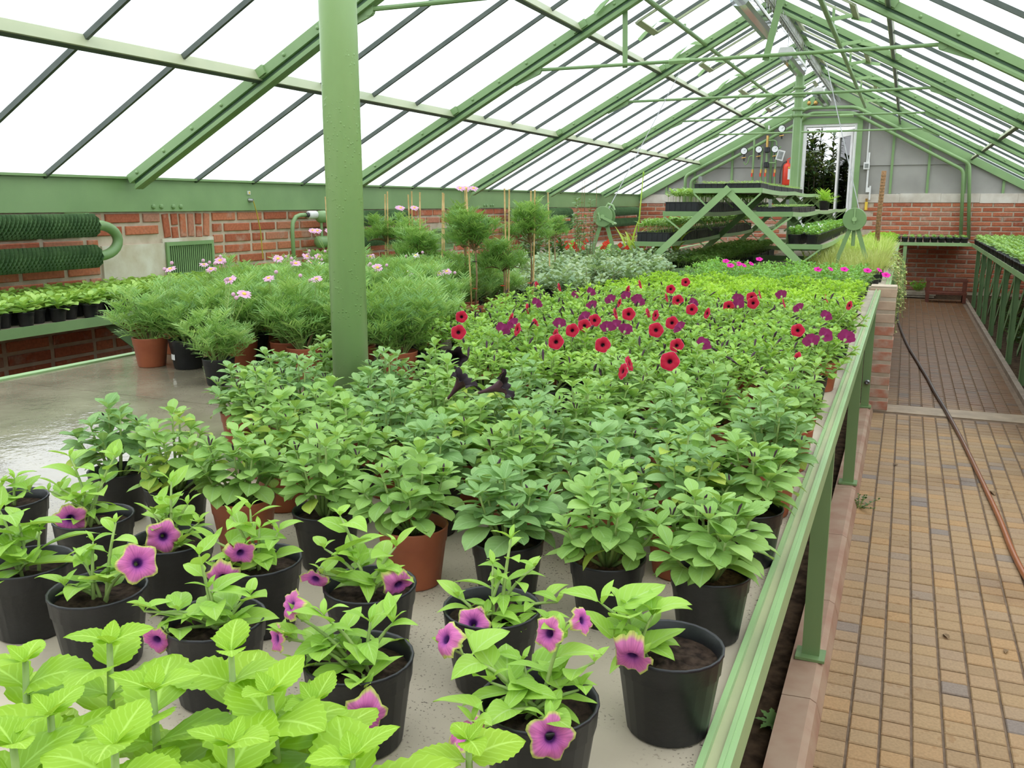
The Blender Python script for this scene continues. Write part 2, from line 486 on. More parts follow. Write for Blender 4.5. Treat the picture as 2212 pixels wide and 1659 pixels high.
def tile_mat():
    """sandy paving; hosed wet (darker, glossier) in blotches and over the far stretch beyond the slab strip"""
    m, nt, out = new_mat('paving_tile')
    p = N(nt, 'ShaderNodeBsdfPrincipled')
    p.inputs['Specular IOR Level'].default_value = 0.28
    oi = N(nt, 'ShaderNodeObjectInfo')
    geo = N(nt, 'ShaderNodeNewGeometry')
    ad = N(nt, 'ShaderNodeMath', operation='ADD')
    nt.links.new(oi.outputs['Random'], ad.inputs[0])
    nt.links.new(geo.outputs['Random Per Island'], ad.inputs[1])
    fr = N(nt, 'ShaderNodeMath', operation='FRACT')
    nt.links.new(ad.outputs[0], fr.inputs[0])
    dry = ramp(nt, [(0.0, (0.36, 0.240, 0.130)), (0.35, (0.45, 0.300, 0.155)), (0.6, (0.40, 0.280, 0.170)), (0.8, (0.48, 0.295, 0.135)), (0.95, (0.35, 0.26, 0.18)), (1.0, (0.27, 0.22, 0.185))], fr.outputs[0])
    n = world_noise(nt, 1.6, 3.0)
    sep = N(nt, 'ShaderNodeSeparateXYZ')
    nt.links.new(geo.outputs['Position'], sep.inputs[0])
    mr = N(nt, 'ShaderNodeMapRange')
    mr.inputs['From Min'].default_value = 5.6
    mr.inputs['From Max'].default_value = 7.6
    mr.inputs['To Min'].default_value = -0.12
    mr.inputs['To Max'].default_value = 0.42
    nt.links.new(sep.outputs['Y'], mr.inputs['Value'])
    mrx = N(nt, 'ShaderNodeMapRange')
    mrx.inputs['From Min'].default_value = 0.05
    mrx.inputs['From Max'].default_value = 0.75
    mrx.inputs['To Min'].default_value = 0.0
    mrx.inputs['To Max'].default_value = 0.14
    nt.links.new(sep.outputs['X'], mrx.inputs['Value'])
    s0 = N(nt, 'ShaderNodeMath', operation='ADD')
    nt.links.new(n.outputs['Fac'], s0.inputs[0]); nt.links.new(mr.outputs[0], s0.inputs[1])
    s1 = N(nt, 'ShaderNodeMath', operation='ADD')
    nt.links.new(s0.outputs[0], s1.inputs[0]); nt.links.new(mrx.outputs[0], s1.inputs[1])
    wet = ramp(nt, [(0.52, (0, 0, 0)), (0.80, (1, 1, 1))], s1.outputs[0])
    dk = mixcol(nt, dry.outputs[0], (0.36, 0.245, 0.155), 1.0, 'MULTIPLY')
    c = mixcol(nt, dry.outputs[0], dk, wet.outputs[0])
    # round water spots
    vo = N(nt, 'ShaderNodeTexVoronoi')
    vo.inputs['Scale'].default_value = 26
    nt.links.new(geo.outputs['Position'], vo.inputs['Vector'])
    sp = ramp(nt, [(0.22, (1, 1, 1)), (0.26, (0, 0, 0))], vo.outputs['Distance'])
    n3 = world_noise(nt, 2.4, 2.0)
    m3 = ramp(nt, [(0.52, (0, 0, 0)), (0.58, (0.6, 0.6, 0.6))], n3.outputs['Fac'])
    spm = mixcol(nt, sp.outputs[0], m3.outputs[0], 1.0, 'MULTIPLY')
    c2 = mixcol(nt, c, (0.78, 0.68, 0.58), 1.0, 'MULTIPLY')
    c = mixcol(nt, c, c2, spm)
    n2 = world_noise(nt, 130.0, 2.0)
    r2 = ramp(nt, [(0.3, (0.80, 0.80, 0.80)), (0.65, (1.0, 1.0, 1.0))], n2.outputs['Fac'])
    c = mixcol(nt, c, r2.outputs[0], 1.0, 'MULTIPLY')
    nt.links.new(c, p.inputs['Base Color'])
    rg = N(nt, 'ShaderNodeMapRange')
    rg.inputs['To Min'].default_value = 0.72
    rg.inputs['To Max'].default_value = 0.42
    nt.links.new(wet.outputs[0], rg.inputs['Value'])
    nt.links.new(rg.outputs[0], p.inputs['Roughness'])
    nt.links.new(bump(nt, n2.outputs['Fac'], 0.35, 0.002), p.inputs['Normal'])
    nt.links.new(p.outputs[0], out.inputs['Surface'])
    return m
M['tile'] = tile_mat()

def concrete_mat():
    """cast bench top: pale and dry to the path side, standing water towards the far side"""
    m, nt, out = new_mat('bench_concrete')
    p = N(nt, 'ShaderNodeBsdfPrincipled')
    geo = N(nt, 'ShaderNodeNewGeometry')
    n = world_noise(nt, 2.2, 4.0)
    sep = N(nt, 'ShaderNodeSeparateXYZ')
    nt.links.new(geo.outputs['Position'], sep.inputs[0])
    mr = N(nt, 'ShaderNodeMapRange')
    mr.inputs['From Min'].default_value = -0.75
    mr.inputs['From Max'].default_value = -1.75
    mr.inputs['To Min'].default_value = -0.22
    mr.inputs['To Max'].default_value = 0.26
    nt.links.new(sep.outputs['X'], mr.inputs['Value'])
    s = N(nt, 'ShaderNodeMath', operation='ADD')
    nt.links.new(n.outputs['Fac'], s.inputs[0]); nt.links.new(mr.outputs[0], s.inputs[1])
    wet = ramp(nt, [(0.46, (0, 0, 0)), (0.62, (1, 1, 1))], s.outputs[0])
    n2 = world_noise(nt, 7.0, 5.0)
    dry = ramp(nt, [(0.3, (0.41, 0.350, 0.255)), (0.7, (0.51, 0.440, 0.330))], n2.outputs['Fac'])
    wetc = ramp(nt, [(0.3, (0.19, 0.165, 0.115)), (0.7, (0.30, 0.265, 0.185))], n2.outputs['Fac'])
    c = mixcol(nt, dry.outputs[0], wetc.outputs[0], wet.outputs[0])
    # crumbs of soil
    n4 = world_noise(nt, 240.0, 2.0)
    n5 = world_noise(nt, 5.0, 3.0)
    cr = ramp(nt, [(0.62, (0, 0, 0)), (0.66, (1, 1, 1))], n4.outputs['Fac'])
    ck = ramp(nt, [(0.45, (0, 0, 0)), (0.62, (0.85, 0.85, 0.85))], n5.outputs['Fac'])
    cm = mixcol(nt, cr.outputs[0], ck.outputs[0], 1.0, 'MULTIPLY')
    c = mixcol(nt, c, (0.06, 0.04, 0.028), cm)
    nt.links.new(c, p.inputs['Base Color'])
    rg = N(nt, 'ShaderNodeMapRange')
    rg.inputs['To Min'].default_value = 0.62
    rg.inputs['To Max'].default_value = 0.045
    nt.links.new(wet.outputs[0], rg.inputs['Value'])
    nt.links.new(rg.outputs[0], p.inputs['Roughness'])
    n3 = world_noise(nt, 38.0, 3.0)
    nt.links.new(bump(nt, n3.outputs['Fac'], 0.16, 0.004), p.inputs['Normal'])
    nt.links.new(p.outputs[0], out.inputs['Surface'])
    return m
M['concrete'] = concrete_mat()

def pane_mat():
    m, nt, out = new_mat('milky_glazing')
    tr = N(nt, 'ShaderNodeBsdfTransparent')
    tr.inputs['Color'].default_value = (0.97, 0.985, 0.99, 1)
    tl = N(nt, 'ShaderNodeBsdfTranslucent')
    n = world_noise(nt, 0.9, 3.0)
    r = ramp(nt, [(0.3, (0.90, 0.94, 0.97)), (0.7, (0.97, 0.975, 0.98))], n.outputs['Fac'])
    nt.links.new(r.outputs[0], tl.inputs['Color'])
    mx = N(nt, 'ShaderNodeMixShader')
    mx.inputs[0].default_value = 0.30
    nt.links.new(tr.outputs[0], mx.inputs[1]); nt.links.new(tl.outputs[0], mx.inputs[2])
    gl = N(nt, 'ShaderNodeBsdfGlossy')
    gl.inputs['Roughness'].default_value = 0.25
    m2 = N(nt, 'ShaderNodeMixShader')
    m2.inputs[0].default_value = 0.03
    nt.links.new(mx.outputs[0], m2.inputs[1]); nt.links.new(gl.outputs[0], m2.inputs[2])
    nt.links.new(m2.outputs[0], out.inputs['Surface'])
    return m
M['pane'] = pane_mat()

def clear_mat(name, tint, gloss=0.12, rough=0.03, dirt=0.0):
    m, nt, out = new_mat(name)
    tr = N(nt, 'ShaderNodeBsdfTransparent')
    tr.inputs['Color'].default_value = (*tint, 1)
    gl = N(nt, 'ShaderNodeBsdfGlossy')
    gl.inputs['Roughness'].default_value = rough
    fr = N(nt, 'ShaderNodeFresnel')
    fr.inputs['IOR'].default_value = 1.5
    ad = N(nt, 'ShaderNodeMath', operation='ADD')
    ad.inputs[1].default_value = gloss
    nt.links.new(fr.outputs[0], ad.inputs[0])
    mx = N(nt, 'ShaderNodeMixShader')
    nt.links.new(ad.outputs[0], mx.inputs[0])
    nt.links.new(tr.outputs[0], mx.inputs[1]); nt.links.new(gl.outputs[0], mx.inputs[2])
    nt.links.new(mx.outputs[0], out.inputs['Surface'])
    return m
M['glass'] = clear_mat('door_glass', (0.30, 0.36, 0.34), 0.06)
M['cover'] = clear_mat('lamp_cover', (0.86, 0.90, 0.92), 0.10, 0.08)

# ---- floor: earth, paving tiles, cross strip
floor = empty_struct('floor')
MB().box(-14, 12, -8, 40, -0.16, -0.012).build('ground_bed', M['earth'], floor)
MB().box(-0.12, 0.93, -2.1, 14.75, -0.02, -0.006).build('grout_bed', plain('grout', (0.20, 0.135, 0.085), (0.13, 0.085, 0.052), 0.9, 30), floor)
MB().box(-2.7 - 1.0, -2.72, 0.3, 14.75, -0.02, 0.0).build('side_path', M['earth'], floor)
TX, TY = 0.0785, 0.0735
def tile_geo(w, l, h=0.010, c=0.003):
    x, y = w / 2, l / 2
    v = [(-x,-y,-h),(x,-y,-h),(x,y,-h),(-x,y,-h),(-x,-y,-c),(x,-y,-c),(x,y,-c),(-x,y,-c),
         (-x+c,-y+c,0),(x-c,-y+c,0),(x-c,y-c,0),(-x+c,y-c,0)]
    f = [(0,1,5,4),(1,2,6,5),(2,3,7,6),(3,0,4,7),(4,5,9,8),(5,6,10,9),(6,7,11,10),(7,4,8,11),(8,9,10,11)]
    return np.array(v), f, None
tg = tile_geo(TX - 0.0070, TY - 0.0058)
tile_me = MB().merge(tg).mesh('tile', M['tile'])
tiles = []
for (ya, yb) in ((1.35 - 46 * TY, 6.47), (6.74, 14.72)):
    nrow = int((yb - ya) / TY)
    for j in range(nrow):
        y = ya + (j + 0.5) * TY
        for i in range(13 if y < 6.6 else 12):
            tiles.append((-0.075 + TX * i, y + rng.uniform(-0.0015, 0.0015)))
def vis(x, y): return y > 2.05 and x < 0.46 + 0.115 * (y - 2.35)
near = [t for t in tiles if vis(*t)]
near.sort(key=lambda t: t[1])
nearset = set(near[:300])
mb = MB()
for t in tiles:
    tilt = Matrix.Translation((t[0], t[1], rng.uniform(-0.0012, 0.0008))) @ Matrix.Rotation(rng.uniform(-0.012, 0.012), 4, 'X') @ Matrix.Rotation(rng.uniform(-0.012, 0.012), 4, 'Y')
    if t in nearset:
        obj('tile', tile_me, floor, tilt)
    else:
        mb.merge(tg, tilt)
stuff(mb.build('tile_field', M['tile'], floor))
MB().box(-0.11, 0.93, 6.48, 6.73, -0.01, 0.001).build('cross_slab', plain('cross_slab', (0.38, 0.28, 0.18), (0.27, 0.20, 0.13), 0.6, 9, bmp=0.3), floor)
mb = MB()
for i in range(13):
    y0 = 6.75 + i * 0.61
    mb.box(0.862, 0.905, y0, y0 + 0.602, -0.01, 0.035)
mb.build('edging', plain('edging_stone', (0.30, 0.23, 0.17), (0.20, 0.15, 0.11), 0.6, 10, bmp=0.3), floor)

# ---- kerb along the path under the bench edge
kerb = empty_struct('trim_1')
mk = plain('red_cement', (0.36, 0.205, 0.135), (0.44, 0.31, 0.21), 0.75, 7, bmp=0.4)
prof = [(-0.215, 0.0), (-0.215, 0.058), (-0.140, 0.062), (-0.122, 0.052), (-0.108, 0.004), (-0.108, 0.0)]
def prism_y(prof, y0, y1):
    n = len(prof)
    v = [(x, y0, z) for x, z in prof] + [(x, y1, z) for x, z in prof]
    f = [tuple(range(n)), tuple(range(n, 2 * n))[::-1]]
    for i in range(n):
        j = (i + 1) % n
        f.append((i, i + n, j + n, j))
    return np.array(v, float), f, None
for i in range(13):
    y0 = 0.35 + (i - 4) * 0.675
    MB().merge(prism_y(prof, y0, y0 + 0.671)).build('kerb_stone', mk, kerb)

# ---- brick helper
def brick_geo(l, h, d=0.014, c=0.004):
    """front towards +Z local, length X, height Y"""
    x, y = l / 2, h / 2
    v = [(-x,-y,-d),(x,-y,-d),(x,y,-d),(-x,y,-d),(-x,-y,-c),(x,-y,-c),(x,y,-c),(-x,y,-c),(-x+c,-y+c,0),(x-c,-y+c,0),(x-c,y-c,0),(-x+c,y-c,0)]
    f = [(0,1,5,4),(1,2,6,5),(2,3,7,6),(3,0,4,7),(4,5,9,8),(5,6,10,9),(6,7,11,10),(7,4,8,11),(8,9,10,11)]
    return np.array(v), f, None
b_full = MB().merge(brick_geo(0.262, 0.053)).mesh('brick', M['brick'])
b_half = MB().merge(brick_geo(0.118, 0.053)).mesh('brick_half', M['brick'])
b_sold = MB().merge(brick_geo(0.052, 0.150)).mesh('brick_soldier', M['brick'])
b_soldh = MB().merge(brick_geo(0.052, 0.072)).mesh('brick_soldier_half', M['brick'])
R_LEFT = Matrix(((0, 0, 1, 0), (1, 0, 0, 0), (0, 1, 0, 0), (0, 0, 0, 1)))      # local X->+Y, Y->+Z, Z->+X
R_END = Matrix(((1, 0, 0, 0), (0, 0, -1, 0), (0, 1, 0, 0), (0, 0, 0, 1)))      # local X->+X, Y->+Z, Z->-Y

# ---- left wall
wl = empty_struct('wall_left')
MB().box(-4.70, -4.412, YB - 0.1, YE + 0.1, -0.1, 1.36).build('mortar_bed', M['mortar'], wl)
MB().box(-4.62, -4.385, YB, 15.70, 1.352, 1.556).build('fascia_beam', M['green'], wl)
MB().box(-4.66, -4.36, YB, 15.70, 1.548, 1.562).build('eave_plate', M['green'], wl)
holes = [(3.93, 4.45, 0.90, 1.172), (4.43, 4.89, 0.90, 1.37), (8.02, 8.52, 0.9, 1.172)]
def clear(y0, y1, z0, z1):
    return all(y1 < a or y0 > b or z1 < c or z0 > d for a, b, c, d in holes)
low = MB()
cnt = 0
for c in range(18):
    z = 1.312 - 0.0752 * c
    if z < 0.03: break
    y = 2.95 + (0.147 if c % 2 else 0.0)
    k = 0
    while y < 15.6:
        half = (c % 4 == 2 and k % 3 == 1)
        l = 0.118 if half else 0.262
        ya, yb = y - l / 2, y + l / 2
        for (ha, hb, hc, hd) in holes:
            if z + 0.03 > hc and z - 0.03 < hd and yb > ha - 0.005 and ya < hb + 0.005:
                if ya < ha - 0.02: yb = min(yb, ha - 0.012)
                elif yb > hb + 0.02: ya = max(ya, hb + 0.012)
                else: ya = yb
        if 0.03 < yb - ya < l - 0.001:
            m = Matrix.Translation((-4.400, (ya + yb) / 2, z)) @ R_LEFT @ Matrix.Diagonal(((yb - ya) / 0.262, 1, 1, 1))
            if z > 0.92 and cnt < 290: obj('brick', b_full, wl, m); cnt += 1
            else: low.merge(brick_geo(0.262, 0.053), m)
        elif yb - ya > 0.03:
            m = Matrix.Translation((-4.400 + rng.uniform(-0.003, 0.002), y + l / 2 * 0, z)) @ R_LEFT @ Matrix.Rotation(rng.uniform(-0.008, 0.008), 4, 'Z')
            if z > 0.92 and cnt < 290:
                obj('brick', b_half if half else b_full, wl, m); cnt += 1
            else:
                low.merge(brick_geo(l, 0.053), m)
        nxt = (c % 4 == 2 and (k + 1) % 3 == 1)
        y += l / 2 + (0.118 if nxt else 0.262) / 2 + 0.031
        k += 1
stuff(low.build('brick_courses', M['brick'], wl))
for i, y in enumerate([4.475, 4.548, 4.622, 4.694, 4.768, 4.842]):      # soldier arch over the vent
    lean = (2.5 - i) * 0.035
    if i in (1, 4):
        for zz in (1.300, 1.214):
            obj('brick', b_soldh, wl, Matrix.Translation((-4.40, y, zz)) @ R_LEFT @ Matrix.Rotation(lean, 4, 'Z'))
    else:
        obj('brick', b_sold, wl, Matrix.Translation((-4.40, y, 1.260)) @ R_LEFT @ Matrix.Rotation(lean, 4, 'Z'))
MB().box(-4.42, -4.396, 3.94, 4.435, 0.90, 1.150).build('plaster_patch', M['plaster'], wl)
MB().box(-4.42, -4.398, 4.425, 4.895, 0.90, 1.178).build('plaster_patch', M['plaster'], wl)
mb = MB()
for y in (4.354, 4.420, 4.524, 4.589, 9.25, 9.31, 9.42, 9.48):
    mb.lathe([(0.016, 0), (0.016, 0.008), (0.009, 0.016), (0.0, 0.017)], 8)
    v = mb.v[-1]; mb.v[-1] = np.stack([v[:, 2] - 4.386, v[:, 0] + y, v[:, 1] + 1.381], 1)
mb.build('bolt', M['green'], wl)

def vent(y0, y1, z0, z1, label):
    t = thing('vent_grille', label, 'vent', (-4.395, (y0 + y1) / 2, z0))
    w, h = (y1 - y0) / 2, z1 - z0
    fb = MB().box(0, 0.016, -w, w, h - 0.025, h).box(0, 0.016, -w, w, 0, 0.02).box(0, 0.016, -w, -w + 0.02, 0.02, h - 0.025).box(0, 0.016, w - 0.02, w, 0.02, h - 0.025)
    fb.build('grille_frame', M['green'], t)
    MB().box(-0.004, 0.0, -w + 0.01, w - 0.01, 0.01, h - 0.01).build('backing', M['black'], t)
    sl = MB().box(0.001, 0.006, -0.0046, 0.0046, 0.018, h - 0.024).mesh('slat', M['green'])
    n = 21
    for i in range(n):
        obj('slat', sl, t, Matrix.Translation((0, -w + 0.03 + (2 * w - 0.06) * i / (n - 1), 0)))
vent(4.44, 4.872, 0.93, 1.155, 'green slatted vent grille beside the peeling plaster patch')
vent(8.05, 8.48, 0.93, 1.150, 'green slatted vent grille further along the brick wall behind staked marguerites')

# ---- finned heating pipes
def fin_pipe(mb, y0, y1, xc, zc, r):
    n = 20
    k = int((y1 - y0) / 0.0125)
    for i in range(k):
        y = y0 + (i + 0.5) * (y1 - y0) / k
        v = []; f = []
        for j in range(n):
            a = 2 * PI * j / n
            wob = 0.0050 * (1 if (j + i) % 2 else -1)
            for q, rr in enumerate((r * 0.45, r)):
                v.append((xc + rr * math.cos(a), y + (wob if q else 0), zc + rr * math.sin(a)))
        for j in range(n):
            a, b = 2 * j, 2 * ((j + 1) % n)
            f.append((a, a + 1, b + 1, b))
        mb.add(v, f)
def register(y0, y1, label, bend):
    t = thing('heating_register', label, 'heating pipe', (-4.22, y0, 1.0))
    for zc in (0.280, 0.107):
        mb = MB(); fin_pipe(mb, 0, y1 - y0 - (0 if zc > .2 else 0.0), 0, zc, 0.066)
        p = mb.build('finned_pipe', M['fins'], t); stuff(p)
        MB().tube([(0, -0.02, zc), (0, y1 - y0 + 0.02, zc)], 0.031, 12).build('core_pipe', M['green'], t)
    L = y1 - y0
    pts = []
    for k in range(13):
        a = -PI / 2 + PI * k / 12
        pts.append((0, L + (bend) * math.cos(a) + 0.03, 0.1935 + 0.0865 * math.sin(a)))
    pts = [(0, L, 0.107)] + pts + [(0, L, 0.280)]
    MB().tube(pts, 0.029, 12).build('return_bend', M['green'], t, True)
    MB().box(-0.16, 0.0, L - 0.05, L - 0.02, 0.335, 0.35).box(-0.16, 0.0, 0.1, 0.13, 0.335, 0.35).build('bracket', M['green'], t)
M['fins'] = plain('fin_paint', (0.150, 0.260, 0.110), (0.100, 0.190, 0.080), 0.45, 12)
register(1.6, 3.735, 'finned green heating pipes with a wide return bend beside the plaster patch', 0.135)
register(6.05, 7.215, 'finned green heating pipes with a white thermostat valve on the brick wall', 0.11)
register(9.7, 11.6, 'finned green heating pipes behind the dark leafy shrub', 0.11)
register(13.2, 14.95, 'finned green heating pipes near the corner behind the crank wheel', 0.11)
t = thing('radiator_valve', 'white thermostat head on a curved green pipe beside the finned pipes', 'valve', (-4.25, 5.58, 0.9))
pts = [(0, 0, -0.05), (0, 0, 0.30), (0, 0.01, 0.36), (0, 0.05, 0.402), (0, 0.10, 0.414), (0, 0.19, 0.415)]
MB().tube(pts, 0.016, 10).build('feed_pipe', M['green'], t, True)
MB().tube([(0, 0.17, 0.415), (0, 0.205, 0.415)], 0.020, 10).build('collar', M['rubber'], t)
MB().tube([(0, 0.205, 0.415), (0, 0.215, 0.415), (0, 0.30, 0.415), (0, 0.31, 0.415)], [0.026, 0.031, 0.031, 0.026], 14).build('thermostat_head', M['white'], t, True)
MB().tube([(0.02, 0.30, 0.40), (0.02, 0.33, 0.40), (0.02, 0.40, 0.40), (0.02, 0.44, 0.40)], [0.03, 0.048, 0.048, 0.03], 14).build('upper_cap', M['green'], t, True)
MB().tube([(0.02, 0.28, 0.205), (0.02, 0.30, 0.205), (0.02, 0.41, 0.205), (0.02, 0.44, 0.205)], [0.02, 0.046, 0.046, 0.03], 14).build('lower_cap', M['green'], t, True)
MB().tube([(0.02, 0.345, 0.24), (0.02, 0.345, 0.37)], 0.011, 8).build('link_pipe', M['green'], t)
t = thing('wall_tap', 'small grey cable gland with a yellow wire on the fascia', 'tap', (-4.385, 5.27, 1.40))
MB().tube([(0, 0, 0.025), (0.03, 0.01, 0.022)], [0.016, 0.012], 8).build('gland', M['grey_metal'], t)
MB().tube([(0.03, 0.01, 0.02), (0.03, 0.04, -0.06), (0.02, 0.085, -0.2), (0.015, 0.10, -0.40)], 0.004, 6).build('wire', plain('yellow_wire', (0.50, 0.42, 0.05), None, 0.5), t)
MB().box(0.0, 0.008, -0.016, 0.012, 0.065, 0.09).build('plate', M['white'], t)
MB().box(0.008, 0.010, -0.008, 0.005, 0.070, 0.085).build('sticker', M['yellow'], t)

# ---- right wall and near gable (outside the picture)
wr = empty_struct('wall_right')
MB().box(1.912, 2.2, YB - 0.1, YE + 0.1, -0.1, 1.36).build('masonry', M['brick'], wr)
MB().box(1.885, 2.12, YB, 15.70, 1.352, 1.556).build('fascia_beam', M['green'], wr)
wb = empty_struct('wall_back')
MB().box(XL, XR, YB - 0.2, YB, -0.1, 1.55).build('masonry', M['mortar'], wb)
def gable(y0, y1):
    v = [(XL,y0,1.55),(XR,y0,1.55),(XC,y0,ZR+0.02),(XL,y1,1.55),(XR,y1,1.55),(XC,y1,ZR+0.02)]
    return np.array(v, float), [(0,1,2),(5,4,3),(0,3,4,1),(1,4,5,2),(2,5,3,0)], None
MB().merge(gable(YB - 0.06, YB - 0.02)).build('gable_panel', M['panel'], wb)

# ---- far gable wall: brick base, white coping, grey sheets with green bars, door
wf = empty_struct('wall_far')
DX0, DX1, DZ = -1.640, -0.860, 2.640
for (a, b) in ((XL, DX0 - 0.10), (DX1 + 0.06, XR)):
    MB().box(a, b, YE, YE + 0.28, -0.1, 1.425).build('mortar_bed', M['mortar'], wf)
    x = a
    i = 0
    while x < b - 0.05:
        w = min(rng.uniform(0.5, 0.9), b - x)
        h = rng.uniform(-0.012, 0.006)
        MB().box(x, x + w - 0.002, YE - 0.018, YE + 0.2, 1.418 + h, 1.555 + rng.uniform(-0.006, 0.004)).build('coping_stone', M['coping'], wf)
        x += w
low = MB(); cnt = 0
for c in range(19):
    z = 1.383 - 0.0730 * c
    if z < 0.03: break
    x = -4.38 + (0.143 if c % 2 else 0.0)
    while x < 1.9:
        if not (DX0 - 0.24 < x < DX1 + 0.20):
            m = Matrix.Translation((x, YE - 0.010 + rng.uniform(-0.003, 0.002), z)) @ R_END
            if z > 0.90 and cnt < 290:
                obj('brick', b_full, wf, m); cnt += 1
            else:
                low.merge(brick_geo(0.262, 0.053), m)
        x += 0.286
stuff(low.build('brick_courses', M['brick'], wf))
mull = [XL, -3.91, -3.42, -2.79, -2.15, DX0 - 0.07, DX1 + 0.09, -0.285, 0.25, 0.78, 1.31, XR]
for a, b in zip(mull[:-1], mull[1:]):
    if abs(a - (DX0 - 0.07)) < 1e-6:
        z0 = DZ + 0.09
    else:
        z0 = 1.553
    top = lambda x: zroof(x) - 0.02
    poly = [(a + 0.002, z0), (b - 0.002, z0), (b - 0.002, top(b))]
    if a < XC < b: poly.append((XC, top(XC)))
    poly.append((a + 0.002, top(a)))
    if top(a) <= z0 + 1e-3: poly = poly[:-1]
    if top(b) <= z0 + 1e-3: poly = [poly[0], poly[1]] + poly[3:]
    n = len(poly)
    v = [(x, YE + 0.02, z) for x, z in poly] + [(x, YE + 0.05, z) for x, z in poly]
    f = [tuple(range(n)), tuple(range(n, 2*n))[::-1]] + [(i, i+n, (i+1)%n+n, (i+1)%n) for i in range(n)]
    MB().add(v, f).build('gable_sheet', M['panel'], wf)
for x in mull[1:-1]:
    if x in (DX0 - 0.07, DX1 + 0.09): continue
    MB().box(x - 0.018, x + 0.018, YE - 0.012, YE + 0.018, 1.555, zroof(x) - 0.03).build('mullion', M['green'], wf)
MB().box(-4.36, DX0 - 0.1, YE - 0.004, YE + 0.018, 2.0, 2.012).box(DX1 + 0.1, 1.0, YE - 0.004, YE + 0.018, 2.0, 2.012).build('sheet_joint', M['panel'], wf)
for s in (-1, 1):
    xe = XL if s < 0 else XR
    MB().bar((XC, YE - 0.03, ZR - 0.05), (xe, YE - 0.03, ZE - 0.05), 0.05, 0.13).build('verge_rafter', M['green'], wf)

door = empty_struct('door_1')
fr = MB().box(DX0 - 0.10, DX0 - 0.02, YE - 0.05, YE + 0.20, 0, DZ + 0.10).box(DX1 + 0.02, DX1 + 0.10, YE - 0.05, YE + 0.20, 0, DZ + 0.10).box(DX0 - 0.10, DX1 + 0.10, YE - 0.052, YE + 0.20, DZ + 0.02, DZ + 0.11)
fr.build('outer_frame', M['green'], door)
MB().box(DX0 - 0.02, DX0 + 0.02, YE - 0.03, YE + 0.16, 0, DZ + 0.02).box(DX1 - 0.02, DX1 + 0.02, YE - 0.03, YE + 0.16, 0, DZ + 0.02).box(DX0 - 0.02, DX1 + 0.02, YE - 0.032, YE + 0.16, DZ - 0.02, DZ + 0.02).build('inner_frame', M['white'], door)
leaf = bpy.data.objects.new('door_leaf', None); col.objects.link(leaf); leaf.parent = door
leaf.location = (DX1 - 0.03, YE + 0.14, 0.0); leaf.rotation_euler = (0, 0, math.radians(180 - 68))
W = 0.72
lf = MB().box(0, 0.09, -0.02, 0.02, 0.02, DZ - 0.05).box(W - 0.09, W, -0.02, 0.02, 0.02, DZ - 0.05).box(0.09, W - 0.09, -0.02, 0.02, DZ - 0.15, DZ - 0.05).box(0.09, W - 0.09, -0.02, 0.02, 0.02, 0.9)
lf.build('stile', M['white'], leaf)
MB().box(0.09, W - 0.09, -0.004, 0.004, 0.9, DZ - 0.15).build('glass_pane', M['glass'], leaf)
MB().tube([(W - 0.05, -0.05, 1.62), (W - 0.05, -0.05, 1.62), (W - 0.16, -0.05, 1.62)], 0.01, 8).build('handle', M['grey_metal'], leaf)

